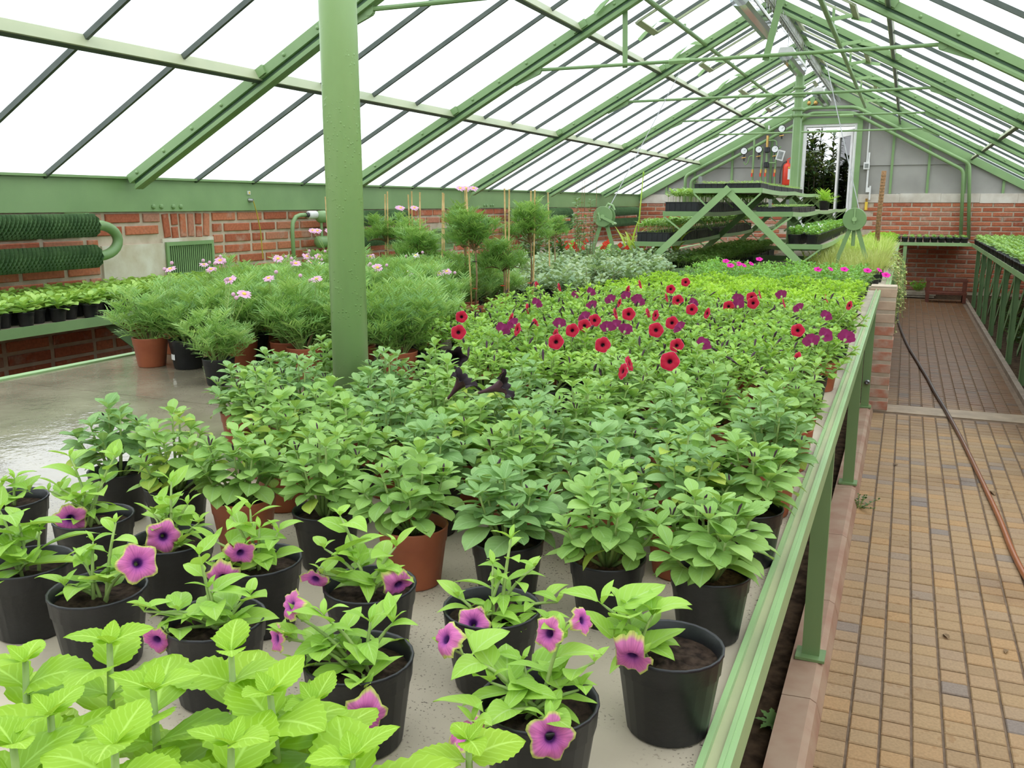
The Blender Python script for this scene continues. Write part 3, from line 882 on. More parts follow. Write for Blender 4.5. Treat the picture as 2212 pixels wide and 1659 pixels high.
# ---- roof: milky panes, glazing bars, rafters, purlins, ridge, tie rods
roof = empty_struct('ceiling')
DY = 2.315 / 4
ys = [YB + 0.01 + DY * k for k in range(0, 41)]
ys[-1] = YE
xs = [0.0, 1.05, 2.10, 3.15]                      # rows split at the purlins
def slope_pt(side, d, y, depth=0.0):
    """point on the roof at plan distance d from the ridge; depth below the glass plane"""
    nx, nz = (-side * SL, -1.0)
    l = math.hypot(nx, nz)
    return (XC + side * d + nx / l * depth, y, ZR - SL * d + nz / l * depth)
for side in (-1, 1):
    for k in range(40):
        for r_ in range(3):
            a, b = xs[r_], xs[r_ + 1] + (0.03 if r_ < 2 else 0.06)
            y0, y1 = ys[k] + 0.004, ys[k + 1] - 0.004
            v = []
            for dep in (-0.012 + 0.004 * r_, -0.007 + 0.004 * r_):
                v += [slope_pt(side, a, y0, dep), slope_pt(side, b, y0, dep), slope_pt(side, b, y1, dep), slope_pt(side, a, y1, dep)]
            MB().add(v, [(0,1,2,3),(7,6,5,4),(0,4,5,1),(1,5,6,2),(2,6,7,3),(3,7,4,0)]).build('pane', M['pane'], roof)
    for k in range(1, 40):
        if k % 4 == 0: continue
        MB().bar(slope_pt(side, 0.05, ys[k], 0.016), slope_pt(side, 3.19, ys[k], 0.016), 0.017, 0.026, up=(side * SL, 0, 1)).build('glazing_bar', M['bar'], roof)
    for d in (1.05, 2.10):                        # purlins: flat bars on edge, pale above
        MB().bar(slope_pt(side, d, YB, 0.034), slope_pt(side, d, YE - 0.02, 0.034), 0.008, 0.062, up=(side * SL, 0, 1)).build('purlin', M['green_olive'], roof)
        MB().bar(slope_pt(side, d + 0.016, YB, 0.062), slope_pt(side, d + 0.016, YE - 0.02, 0.062), 0.026, 0.007, up=(side * SL, 0, 1)).build('purlin_flange', M['bar'], roof)
    up = (side * SL, 0, 1)
    for y in TRUSS:
        rt = bpy.data.objects.new('rafter', None); col.objects.link(rt); rt.parent = roof
        P = lambda d, dep: slope_pt(side, d, y, dep)
        MB().bar(P(0.02, 0.036), P(3.12, 0.036), 0.050, 0.052, up=up).build('angle', M['green'], rt)
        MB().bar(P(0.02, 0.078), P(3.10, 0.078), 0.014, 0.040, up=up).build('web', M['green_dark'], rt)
        lower = MB()
        lower.bar(P(0.02, 0.106), P(3.10, 0.106), 0.064, 0.016, up=up)
        lower.tube([P(0.02, 0.096), P(3.10, 0.096)], 0.020, 8)
        lower.build('lower_flange', M['green'], rt)
        rv = MB()
        for i in range(14):
            c = P(0.12 + i * 0.225, 0.036)
            for s2 in (-1, 1):
                vv = []
                for rr, hh in ((0.012, 0.0), (0.010, 0.006), (0.0045, 0.010)):
                    for j in range(8):
                        a = 2 * PI * j / 8
                        vv.append((c[0] + rr * math.cos(a), c[1] + s2 * (0.025 + hh), c[2] + rr * math.sin(a)))
                ff = []
                for q in range(2):
                    for j in range(8):
                        ff.append((q*8+j, q*8+(j+1)%8, (q+1)*8+(j+1)%8, (q+1)*8+j))
                ff.append(tuple(range(16, 24)))
                rv.add(vv, ff)
        stuff(rv.build('rivet', M['green'], rt, True))
        for d in (1.05, 2.10):
            c = P(d, 0.05)
            MB().bar(P(d - 0.05, 0.03), P(d + 0.05, 0.03), 0.075, 0.05, up=up).build('cleat', M['green'], rt)
MB().bar((XC, YB, ZR - 0.075), (XC, YE - 0.02, ZR - 0.075), 0.030, 0.15).build('ridge_beam', plain('ridge_paint', (0.20, 0.21, 0.13), (0.15, 0.16, 0.10), 0.5, 3), roof)
MB().bar((XC, YB, ZR - 0.012), (XC, YE - 0.02, ZR - 0.012), 0.12, 0.03).build('ridge_cap', M['green'], roof)

for i, y in enumerate(TRUSS):
    tr = bpy.data.objects.new('tie_rod', None); col.objects.link(tr); tr.parent = roof
    tr.location = (0, y, 2.38)
    if i in (4, 8):
        MB().tube([(-2.64, 0, 0.0), (XC - 0.05, 0, 0.01)], 0.011, 8).tube([(XC + 0.05, 0, 0.01), (0.14, 0, 0.0)], 0.011, 8).build('rod', M['green'], tr)
        MB().tube([(XC - 0.06, 0, 0.01), (XC - 0.12, 0, 0.01)], [0.03, 0.014], 8).tube([(XC + 0.06, 0, 0.01), (XC + 0.14, 0, 0.01)], [0.03, 0.014], 8).build('column_eye', M['green'], tr)
    else:
        MB().tube([(-2.64, 0, 0.0), (0.14, 0, 0.0)], 0.0125, 8).build('rod', M['green'], tr)
    xt = {4: -0.72, 5: -1.56, 6: -1.55, 7: -1.30, 8: -0.72, 9: -1.05}.get(i, -1.5)
    MB().tube([(xt - 0.075, 0, 0.0), (xt - 0.07, 0, 0), (xt + 0.07, 0, 0), (xt + 0.075, 0, 0)], [0.016, 0.021, 0.021, 0.016], 6).build('turnbuckle', M['green_light'], tr)
    for s in (-1, 1):
        xe = XC + s * 1.35
        zz = zroof(xe) - 2.38
        g = [(xe + s * 0.0, -0.028), (xe + s * 0.03, -0.034), (xe + s * 0.20, 0.02 - 0.14), (xe + s * 0.22, -0.10), (xe + s * 0.03, 0.030), (xe, 0.028), (xe - s * 0.012, 0.0)]
        g = [(xe - s*0.01, 0.0), (xe, -0.030), (xe + s*0.03, -0.042), (xe + s*0.20, zroof(xe + s*0.20) - 2.38 - 0.145), (xe + s*0.23, zroof(xe + s*0.23) - 2.38 - 0.10), (xe + s*0.06, zroof(xe + s*0.06) - 2.38 - 0.10), (xe, 0.026)]
        n = len(g)
        v = [(x, -0.008, z) for x, z in g] + [(x, 0.008, z) for x, z in g]
        f = [tuple(range(n)), tuple(range(n, 2*n))[::-1]] + [(q, q+n, (q+1)%n+n, (q+1)%n) for q in range(n)]
        MB().add(v, f).build('gusset', M['green'], tr)
        mb = MB().lathe([(0.030, -0.012), (0.030, 0.012), (0.015, 0.013), (0.015, 0.020)], 10, cap1=True)
        vv = mb.v[-1]; mb.v[-1] = np.stack([vv[:, 0] + xe + s * 0.02, vv[:, 2], vv[:, 1] - 0.004], 1)
        mb.build('pin', M['green'], tr)
    if i in (4, 6):
        MB().bar((-1.95, 0.02, -0.02), (-1.96, 0.02, zroof(-1.95) - 2.38 - 0.10), 0.036, 0.008, up=(0, 1, 0)).build('hanger', M['green'], tr)
        MB().bar((-0.965, 0.02, -0.03), (-0.845, 0.02, zroof(-0.845) - 2.38 - 0.10), 0.044, 0.008, up=(0, 1, 0)).build('hanger', M['green'], tr)

# ---- ridge vent shafts with lever arms
def shaft(x, z0, z1, y0, y1, side, label):
    t = thing('vent_shaft', label, 'vent shaft', (x, y0, z0))
    L = y1 - y0
    MB().tube([(0, 0, 0), (0, L, z1 - z0)], 0.020, 10).build('pipe', M['green'], t)
    y = 0.9
    while y < L:
        zz = (z1 - z0) * y / L
        d = abs(x - XC)
        glass = zroof(x + side * 0.30) - z0 - zz - 0.03
        a = (0, y, zz + 0.0); b = (side * 0.17, y, zz + 0.02); c = (side * 0.30, y, zz + min(glass, 0.22))
        m = MB().bar(a, b, 0.03, 0.01, up=(0, 1, 0)).bar((b[0] - side * 0.01, b[1] + 0.011, b[2] - 0.01), (c[0], c[1] + 0.011, c[2]), 0.03, 0.01, up=(0, 1, 0))
        m.build('lever_arm', M['green_light'], t)
        top = zroof(x) - z0 - zz - 0.02
        MB().bar((0, y + 0.35, zz), (0, y + 0.35, max(top, zz + 0.03)), 0.022, 0.008, up=(0, 1, 0)).build('hanger', M['green'], t)
        y += 1.157
shaft(-1.86, 2.855, 2.870, 3.2, 14.75, -1, 'green tube shaft with lever arms under the left roof slope')
shaft(-0.665, 2.80, 2.74, 3.2, 14.0, 1, 'green tube shaft with lever arms under the right roof slope')
for side in (-1, 1):                                # vent sash frames hung under the ridge
    for k in range(11, 40):
        if k % 4 not in (1, 2): continue
        y0, y1 = ys[k] + 0.02, ys[k + 1] - 0.02
        if k % 4 != 1: continue
        m = MB()
        for d in (0.16, 0.80):
            m.bar(slope_pt(side, d, y0, 0.045), slope_pt(side, d, y1, 0.045), 0.05, 0.016, up=(side * SL, 0, 1))
        for yy in (y0, y1):
            m.bar(slope_pt(side, 0.16, yy, 0.045), slope_pt(side, 0.80, yy, 0.045), 0.022, 0.016, up=(side * SL, 0, 1))
        m.build('vent_sash', M['green_olive'], roof)

# ---- columns
def column(y, r, facets, label, collars):
    t = thing('column', label, 'column', (XC, y, 0.83))
    top = ZR - 0.15 - 0.83
    MB().lathe([(r, 0), (r * 0.985, top)], facets, cap1=True).build('shaft', M['green_col_lit'] if facets > 10 else M['green'], t, facets > 10)
    if collars:
        for z, w in ((1.86, 0.066), (1.77, 0.068), (1.62, 0.066), (1.55, 0.062)):
            MB().lathe([(w, z), (w + 0.008, z + 0.008), (w + 0.008, z + 0.022), (w, z + 0.03)], facets, cap1=True).build('collar', M['green'], t)
        MB().box(-0.10, 0.10, -0.05, 0.05, top - 0.09, top - 0.03).box(-0.07, 0.07, -0.04, 0.04, top - 0.03, top).build('capital', M['green'], t)
    else:
        MB().lathe([(r + 0.03, 0), (r + 0.03, 0.02), (r + 0.004, 0.025)], 24).build('base_flange', M['green'], t)
def column_mat():  # same green as the frame, lightened to paint in brighter light on the column
    m, nt, out = new_mat('column_paint_lit')
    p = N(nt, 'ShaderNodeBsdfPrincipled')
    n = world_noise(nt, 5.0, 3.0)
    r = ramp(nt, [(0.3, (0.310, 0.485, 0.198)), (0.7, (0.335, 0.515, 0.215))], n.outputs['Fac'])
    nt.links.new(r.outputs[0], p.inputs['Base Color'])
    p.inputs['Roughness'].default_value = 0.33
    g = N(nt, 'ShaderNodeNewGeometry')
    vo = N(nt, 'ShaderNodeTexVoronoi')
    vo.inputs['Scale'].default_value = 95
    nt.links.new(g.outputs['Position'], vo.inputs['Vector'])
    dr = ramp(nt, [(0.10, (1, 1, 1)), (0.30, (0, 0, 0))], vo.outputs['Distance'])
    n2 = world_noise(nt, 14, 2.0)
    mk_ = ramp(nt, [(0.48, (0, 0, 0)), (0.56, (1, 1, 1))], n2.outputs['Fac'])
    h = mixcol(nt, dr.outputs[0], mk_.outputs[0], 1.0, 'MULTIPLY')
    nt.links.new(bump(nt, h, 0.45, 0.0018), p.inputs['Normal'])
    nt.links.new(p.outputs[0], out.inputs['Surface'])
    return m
M['green_col_lit'] = column_mat()
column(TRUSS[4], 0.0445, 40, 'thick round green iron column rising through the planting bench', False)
column(TRUSS[8], 0.050, 8, 'green faceted column with collars in front of the door', True)

# ================================================================ BENCHES
BZ = 0.83
M['rail'] = plain('rail_paint', (0.310, 0.480, 0.210), (0.275, 0.435, 0.185), 0.35, 6, bmp=0.08)
M['groove'] = plain('rail_groove', (0.44, 0.45, 0.25), (0.37, 0.40, 0.22), 0.5, 9)
def post_mesh(h, wx=0.05, wy=0.03, th=0.006):
    return MB().box(-wx / 2, wx / 2, -th / 2, th / 2, 0.008, h).box(wx / 2 - th, wx / 2, th / 2, wy, 0.008, h).mesh('post', M['green'])
foot_me = MB().box(-0.042, 0.042, -0.03, 0.045, 0, 0.008).mesh('foot_plate', M['green'])

def centre_bench(y0, y1, x1, label, posts, joints):
    t = thing('planting_bench', label, 'bench', (0, 0, 0))
    ed = [y0] + joints + [y1]
    for a, b in zip(ed[:-1], ed[1:]):
        MB().box(-2.675, x1 - 0.018, a + 0.002, b - 0.002, BZ - 0.055, BZ).build('slab', M['concrete'], t)
    rl = MB().box(x1 - 0.014, x1 + 0.016, y0, y1, BZ - 0.040, BZ - 0.004)
    rl.box(x1 - 0.016, x1 - 0.009, y0, y1, BZ - 0.004, BZ + 0.010).box(x1 + 0.004, x1 + 0.009, y0, y1, BZ - 0.004, BZ + 0.007).box(x1 + 0.009, x1 + 0.016, y0, y1, BZ - 0.004, BZ + 0.004)
    r = rl.build('edge_rail', M['rail'], t)
    MB().box(x1 - 0.009, x1 + 0.004, y0 + 0.002, y1 - 0.002, BZ - 0.004, BZ + 0.0005).build('groove', M['groove'], r)
    MB().box(-2.715, -2.678, y0, y1, BZ - 0.05, BZ + 0.006).build('edge_rail', M['rail'], t)
    for y in posts:
        for x, zf in ((x1 - 0.025, 0.062), (-2.66, 0.0)):
            p = obj('post', post_mesh(BZ - 0.052 - zf), t, Matrix.Translation((x, y, zf)))
            obj('foot_plate', foot_me, p)
    MB().box(-2.66, x1 - 0.03, y0 + 0.4, y0 + 0.44, BZ - 0.115, BZ - 0.057).box(-2.66, x1 - 0.03, y1 - 0.5, y1 - 0.46, BZ - 0.115, BZ - 0.057).build('cross_beam', M['green_dark'], t)
    return t
b1 = centre_bench(-1.6, 6.44, -0.137, 'long central concrete bench with pale green edge rail, holding the petunias', [0.78, 2.615, 4.466, 6.278], [0.0, 1.95, 3.9, 5.85][1:])
k_ = MB().lathe([(0.012, 0), (0.018, 0.006), (0.018, 0.016), (0.010, 0.022)], 10)
v = k_.v[-1]; k_.v[-1] = np.stack([v[:, 0] - 0.155, -v[:, 2] + 6.272, v[:, 1] + 0.235], 1)
k_.build('bolt_knob', M['grey_metal'], b1, True)
b2 = centre_bench(6.72, 14.55, -0.085, 'far central bench beyond the brick pier, carrying the tiered rack', [7.2, 9.2, 11.2, 13.2, 14.4], [10.6])

# brick pier between the two benches
t = thing('brick_pier', 'weathered brick pier at the end of the near bench', 'brick pier', (-0.105, 6.57, 0))
MB().box(-0.081, 0.081, -0.090, 0.090, 0, 0.855).build('mortar_core', M['mortar'], t)
pier_m = plain('worn_pier_brick', (0.52, 0.215, 0.135), (0.56, 0.43, 0.33), 0.9, 14, bmp=0.8, bscale=50)
pier_p = plain('pale_pier_brick', (0.62, 0.46, 0.33), (0.54, 0.38, 0.27), 0.9, 12, bmp=0.5)
def rbox(x, y, z0, z1, c):
    v = []
    for z, k in ((z0, c), (z0 + c, 0), (z1 - c, 0), (z1, c)):
        v += [(-x + k, -y + k, z), (x - k, -y + k, z), (x - k, y - k, z), (-x + k, y - k, z)]
    f = [(3, 2, 1, 0), (12, 13, 14, 15)]
    for i in range(3):
        for j in range(4):
            f.append((i*4+j, i*4+(j+1)%4, (i+1)*4+(j+1)%4, (i+1)*4+j))
    return v, f
for i in range(10):
    z0 = 0.005 + i * 0.086
    g = rbox(0.0835 + rng.uniform(-0.002, 0.002), 0.0925, z0, z0 + 0.066, 0.006)
    MB().add(*g).build('brick', pier_p if i in (7, 8, 9) else pier_m, t)

def side_bench(name, label, xf, xw, y0, y1, posts, side, slats):
    """bench against a side wall: xf front edge, xw wall edge; side=+1 wall on the right"""
    t = thing(name, label, 'bench', (0, 0, 0))
    lo, hi = min(xf, xw), max(xf, xw)
    n = 6
    w = (hi - lo) / n
    for i in range(n):
        MB().box(lo + i * w + 0.004, lo + (i + 1) * w - 0.004, y0, y1, BZ - 0.022, BZ - 0.002).build('board', M['wood'], t)
    MB().box(xf - 0.004, xf + 0.004, y0, y1, BZ - 0.045, BZ + 0.004).box(min(xf, xf + side * 0.04), max(xf, xf + side * 0.04), y0, y1, BZ - 0.045, BZ - 0.024).build('front_rail', M['green'], t)
    for y in posts:
        m = MB().box(-0.004, 0.004, -0.014, 0.010, 0.0, BZ - 0.046).box(min(0.004 * side, side * 0.046), max(0.004 * side, side * 0.046), -0.004, 0.004, 0.0, BZ - 0.046)
        o = m.build('post', M['green_mid'], t); o.location = (xf, y, 0)
        m = MB().box(lo + 0.02, hi - 0.04, y + 0.012, y + 0.018, BZ - 0.075, BZ - 0.024)
        m.build('bearer', M['green_mid'], t)
    for (ya, za, yb, zb) in slats:
        MB().bar((xf + side * 0.11, ya, za), (xf + side * 0.11, yb, zb), 0.055, 0.008, up=(1, 0, 0)).build('brace', M['green_mid'], t)
    return t
M['green_mid'] = plain('mid_green_paint', (0.160, 0.275, 0.115), (0.130, 0.230, 0.095), 0.45, 4)
posts_r = [5.0, 5.95, 6.9, 7.86, 8.9, 9.84, 10.79, 11.83, 12.65, 13.65]
sl = []
y = 5.3
while y < 14.3:
    sl.append((y + 0.55, 0.06, y - 0.10, 0.50)); sl.append((y + 0.55, 0.32, y - 0.10, 0.76)); y += 0.47
side_bench('side_bench', 'green slatted bench along the right wall, lined with potted seedlings', 0.905, 1.87, 4.6, 14.70, posts_r, 1, sl)
side_bench('side_bench', 'green bench along the left brick wall, lined with small seedling pots', -3.75, -4.37, 1.2, 13.5, [1.4, 3.9, 6.4, 8.9, 11.4], -1,
           [(4.05, 0.30, 3.45, 0.78), (6.5, 0.30, 5.95, 0.78)])
t = thing('end_bench', 'green bench across the far gable wall, lined with potted seedlings', 'bench', (0, 0, 0))
for i in range(4):
    MB().box(-0.28, 0.895, 14.80 + i * 0.22, 15.01 + i * 0.22, BZ - 0.022, BZ - 0.002).build('board', M['wood'], t)
MB().box(-0.30, 0.90, 14.745, 14.755, BZ - 0.045, BZ + 0.004).box(-0.30, 0.90, 14.755, 14.79, BZ - 0.045, BZ - 0.024).build('front_rail', M['rail'], t)
MB().box(-0.015, 0.035, 14.76, 14.766, 0, BZ - 0.046).box(-0.015, -0.009, 14.766, 14.80, 0, BZ - 0.046).build('post', M['rail'], t)
MB().box(-0.25, -0.2, 14.76, 14.80, 0, BZ - 0.046).build('post', M['rail'], t)

# ---- stored things under the end bench
t = thing('wooden_crate', 'red-brown wooden bench frame standing under the end bench', 'crate', (0.60, 14.35, 0))
m = MB()
for sx in (-1, 1):
    for sy in (-1, 1):
        MB().box(sx * 0.24 - 0.022, sx * 0.24 + 0.022, sy * 0.12 - 0.02, sy * 0.12 + 0.02, 0, 0.33).build('leg', M['redwood'], t)
MB().box(-0.27, 0.27, -0.145, -0.12, 0.30, 0.335).box(-0.27, 0.27, 0.12, 0.145, 0.30, 0.335).build('top_rail', M['redwood'], t)
MB().box(-0.27, 0.27, -0.145, -0.12, 0.115, 0.15).box(-0.27, 0.27, 0.12, 0.145, 0.115, 0.15).build('lower_rail', M['redwood'], t)
MB().box(-0.25, 0.25, -0.12, 0.12, 0.12, 0.135).build('bottom_board', M['redwood'], t)

# ---- hose on the floor
hp = [(0.002, 14.9, .40), (0.002, 14.72, .10), (-0.005, 13.6, .014), (-0.005, 11.9, .013), (0.09, 9.9, .013), (0.2, 8.5, .013), (0.255, 7.84, .013), (0.30, 7.2, .013), (0.353, 6.556, .014), (0.411, 5.743, .013), (0.464, 4.819, .013), (0.489, 4.33, .013), (0.505, 3.875, .013), (0.54, 3.5, .013), (0.62, 3.0, .013), (0.72, 2.2, .013), (0.70, 1.0, .013), (0.62, -0.4, .013), (0.66, -1.8, .013)]
def smooth(pts, n=6):
    P = np.array(pts, float); out = []
    for i in range(len(P) - 1):
        p0, p1, p2, p3 = P[max(i-1, 0)], P[i], P[i+1], P[min(i+2, len(P)-1)]
        for k in range(n):
            t_ = k / n
            out.append(0.5 * ((2*p1) + (-p0+p2)*t_ + (2*p0-5*p1+4*p2-p3)*t_**2 + (-p0+3*p1-3*p2+p3)*t_**3))
    out.append(P[-1]); return np.array(out)
def hose_mat():
    m, nt, out = new_mat('hose_rubber')
    p = N(nt, 'ShaderNodeBsdfPrincipled')
    p.inputs['Roughness'].default_value = 0.35
    g = N(nt, 'ShaderNodeNewGeometry'); s = N(nt, 'ShaderNodeSeparateXYZ')
    nt.links.new(g.outputs['Position'], s.inputs[0])
    mr = N(nt, 'ShaderNodeMapRange')
    mr.inputs['From Min'].default_value = 4.5; mr.inputs['From Max'].default_value = 6.6
    nt.links.new(s.outputs['Y'], mr.inputs['Value'])
    r = ramp(nt, [(0.0, (0.36, 0.125, 0.05)), (1.0, (0.085, 0.06, 0.055))], mr.outputs[0])
    nt.links.new(r.outputs[0], p.inputs['Base Color'])
    nt.links.new(p.outputs[0], out.inputs['Surface'])
    return m
tag(MB().tube(smooth(hp), 0.0115, 10).build('garden_hose', hose_mat(), None, True), 'long garden hose, orange then dark, lying along the paved path', 'hose')

# ================================================================ TIERED RACK
rack = thing('tiered_rack', 'tiered green steel plant rack with crossed legs and sagging shelves', 'plant rack', (-1.235, 6.8, BZ))
RL = 6.2
tiers = [(0.0, 0.25, 0.665), (0.34, 0.135, 0.495), (-0.34, 0.135, 0.495), (0.555, 0.135, 0.265), (-0.555, 0.135, 0.265)]   # centre x, half width, z
for k in range(4):
    y = k * 2.06
    for s in (-1, 1):
        MB().bar((-s * 0.02, y - 0.028 + s * 0.007, 0.685), (s * 0.68, y - 0.028 + s * 0.007, 0.020), 0.05, 0.012, up=(0, 1, 0)).build('leg', M['green_light'] if k == 0 else M['green'], rack)
    MB().bar((-0.66, y, 0.06), (0.66, y, 0.06), 0.02, 0.05).build('foot_beam', M['green'], rack)
for (cx, hw, z) in tiers:
    for (a, b) in ((0.0, 4.16), (4.46, RL)) if cx == 0 else ((0.0, RL),):
        MB().box(cx - hw + 0.01, cx + hw - 0.01, a, b, z - 0.006, z + 0.002).build('shelf_board', M['wood'], rack)
    n = 13
    for sx in (-1, 1):
        pts = []
        for i in range(n):
            yy = RL * i / (n - 1)
            sag = -0.012 * math.sin(PI * ((yy / 2.06) % 1.0)) if 0 < i < n - 1 else 0
            pts.append((cx + sx * hw, yy, z + sag))
        m = MB()
        for p, q in zip(pts[:-1], pts[1:]):
            m.bar(p, q, 0.008, 0.034)
        m.build('side_rail', M['green_light'], rack)
    MB().box(cx - hw, cx + hw, -0.006, 0.0, z - 0.018, z + 0.018).build('end_rail', M['green_light'] if cx == 0 else M['green'], rack)
for k in range(7):
    y = k * 1.03
    for s in (-1, 1):
        MB().bar((s * 0.245, y, 0.645), (s * 0.13, y, 0.535), 0.012, 0.006, up=(0, 1, 0)).build('stay', M['green_light'], rack)
        MB().bar((s * 0.47, y, 0.475), (s * 0.30, y, 0.345), 0.012, 0.006, up=(0, 1, 0)).build('stay', M['green_light'], rack)
        MB().bar((s * 0.685, y, 0.250), (s * 0.52, y, 0.12), 0.012, 0.006, up=(0, 1, 0)).build('stay', M['green_light'], rack)

# ---- crank winches for the vents
def winch(x, y, zc, label, handle, cable_to):
    t = thing('crank_winch', label, 'winch', (x, y, BZ))
    h = zc - BZ
    for s in (-1, 1):
        MB().bar((s * 0.012, 0, h - 0.02), (s * 0.150, 0, 0.012), 0.030, 0.008, up=(0, 1, 0)).build('leg', M['green'], t)
    def disc(name, r, ya, yb, z=h, cx=0, mat=None):
        mb = MB().lathe([(r * 0.98, ya), (r, ya + 0.003), (r, yb - 0.003), (r * 0.98, yb)], 28, cap1=True)
        v = mb.v[-1]; mb.v[-1] = np.stack([v[:, 0] + cx, v[:, 2], v[:, 1] + z], 1)
        mb.f = [f[::-1] for f in mb.f]
        return mb.build(name, mat or M['green'], t)
    disc('front_plate', 0.080, -0.030, -0.020)
    disc('drum', 0.055, -0.020, 0.045)
    disc('rear_plate', 0.080, 0.045, 0.055)
    disc('axle_cap', 0.016, -0.045, -0.030, mat=M['green_light'])
    if handle:
        MB().bar((0.01, -0.045, h - 0.01), (0.115, -0.045, h - 0.055), 0.018, 0.008, up=(0, 1, 0)).build('crank_arm', M['green_light'], t)
        MB().tube([(0.112, -0.045, h - 0.053), (0.112, -0.11, h - 0.053)], 0.010, 8).build('crank_grip', M['green_light'], t)
        MB().tube([(-0.035, -0.035, h + 0.03), (-0.015, -0.04, h - 0.03)], 0.006, 6).build('pawl', M['green_light'], t)
        MB().tube([(0.02, 0.01, h + 0.078), (0.03, 0.01, h + 0.10), (0.07, 0.01, h + 0.085), (0.085, 0.01, h + 0.05)], 0.009, 8).build('brake_lever', M['green_light'], t)
    else:
        MB().bar((0, -0.034, h + 0.075), (0, -0.034, h - 0.03), 0.008, 0.008, up=(0, 1, 0)).build('rib', M['green_light'], t)
        MB().tube([(0, 0.02, h - 0.06), (0, 0.02, h - 0.19)], 0.013, 8).build('grip', M['green'], t)
    c = cable_to
    MB().tube([(0.03, 0.012, h + 0.05), (c[0] - x, c[1] - y, c[2] - BZ)], 0.0035, 5).build('cable', M['grey_metal'], t)
winch(-0.345, 6.95, 1.290, 'green crank winch on two legs beside the pale grasses', False, (-0.72, 8.2, 2.55))
winch(-2.20, 6.85, 1.300, 'green crank winch with handle among the red begonias', True, (-2.05, 8.6, 2.60))

# ---- strip lamps and cable tray under the ridge
def lamp(y0, y1, label):
    t = thing('strip_lamp', label, 'lamp', (XC, y0, 2.88))
    L = y1 - y0
    def ext(name, prof, ya, yb, mat, smooth=False):
        n = len(prof)
        v = [(x, ya, z) for x, z in prof] + [(x, yb, z) for x, z in prof]
        f = [tuple(range(n)), tuple(range(n, 2*n))[::-1]] + [(i, i+n, (i+1)%n+n, (i+1)%n) for i in range(n)]
        return MB().add(v, f).build(name, mat, t, smooth)
    ext('housing', [(-0.075, 0.03), (-0.06, 0.065), (0.06, 0.065), (0.075, 0.03), (0.075, 0.015), (-0.075, 0.015)], 0, L, M['white'])
    ext('diffuser', [(-0.072, 0.014), (0.072, 0.014), (0.066, -0.03), (0.045, -0.055), (0, -0.064), (-0.045, -0.055), (-0.066, -0.03)], 0.01, L - 0.01, M['cover'])
    for s in (-1, 1):
        MB().tube([(s * 0.033, 0.03, -0.012), (s * 0.033, L - 0.03, -0.012)], 0.013, 10).build('tube', M['dial'], t, True)
    MB().box(-0.05, 0.05, 0.02, L - 0.02, 0.004, 0.013).build('reflector', M['grey_metal'], t)
    for yy in (0.15, L - 0.15):
        MB().tube([(0, yy, 0.065), (0, yy, ZR - 0.15 - 2.88)], 0.003, 5).build('hanger_wire', M['grey_metal'], t)
lamp(7.0, 8.5, 'clear covered strip lamp nearest the tie rod turnbuckle')
lamp(9.75, 11.05, 'clear covered strip lamp just before the column head')
lamp(13.2, 14.6, 'clear covered strip lamp in front of the gable above the door')
t = thing('cable_tray', 'wire mesh cable tray hung beneath the ridge beside the lamps', 'cable tray', (XC + 0.13, 4.0, 2.93))
m = MB()
for x in (-0.035, 0.035):
    for z in (0, 0.05):
        m.tube([(x, 0, z), (x, 11.2, z)], 0.0020, 5)
m.build('long_wire', M['grey_metal'], t)
m = MB()
for i in range(70):
    y = i * 0.16
    m.tube([(-0.035, y, 0.05), (-0.035, y, 0), (0.035, y, 0), (0.035, y, 0.05)], 0.0022, 4, cap=False)
stuff(m.build('cross_wire', M['grey_metal'], t))
MB().tube([(0.0, 0, 0.012), (0.01, 4, 0.012), (-0.01, 8, 0.014), (0, 11.2, 0.012)], 0.005, 6).build('cable', M['rubber'], t)
m = MB()
for yy in (1.0, 3.2, 5.4, 7.6, 9.8):
    m.tube([(0, yy, 0.05), (-0.10, yy, ZR - 0.12 - 2.93)], 0.003, 5)
m.build('hanger_wire', M['grey_metal'], t)

# ---- far gable fittings
t = thing('heating_manifold', 'heating manifold of green pipes, dial gauges and red valve handles left of the door', 'manifold', (-2.30, YE - 0.02, 1.60))
gx = [(-0.28, 0.66), (-0.04, 0.68), (0.22, 0.68), (0.31, 1.00)]
for x in (-0.125, 0.012, 0.088, 0.236):
    MB().tube([(x, -0.10, 0.02), (x, -0.10, 0.85 if x < 0 else 0.72)], 0.017, 8).build('pipe', M['green'], t)
    MB().tube([(x, -0.12, 0.30), (x, -0.12, 0.36)], 0.020, 8).build('valve_body', M['brass'], t)
    MB().box(x - 0.02, x + 0.005, -0.145, -0.135, 0.24, 0.30).build('valve_handle', M['reddot'], t)
for x, z in gx:
    g = MB().lathe([(0.058, 0), (0.060, 0.012), (0.052, 0.026)], 18, cap1=True)
    v = g.v[-1]; g.v[-1] = np.stack([v[:, 0] + x, -v[:, 2] - 0.11, v[:, 1] + z], 1)
    gg = g.build('gauge', M['black'], t)
    g = MB().lathe([(0.050, 0), (0.0502, 0.003)], 18, cap1=True)
    v = g.v[-1]; g.v[-1] = np.stack([v[:, 0] + x, -v[:, 2] - 0.136, v[:, 1] + z], 1)
    g.build('dial', M['dial'], gg)
    MB().bar((x, -0.1405, z), (x + 0.028, -0.1405, z + 0.024), 0.005, 0.002, up=(0, 1, 0)).build('needle', M['black'], gg)
    MB().tube([(x, -0.10, z - 0.055), (x, -0.10, z - 0.16)], 0.014, 8).build('gauge_cock', M['rubber'], t)
    MB().tube([(x - 0.035, -0.12, z - 0.115), (x + 0.035, -0.12, z - 0.105)], 0.010, 6).build('cock_lever', M['brass'], t)
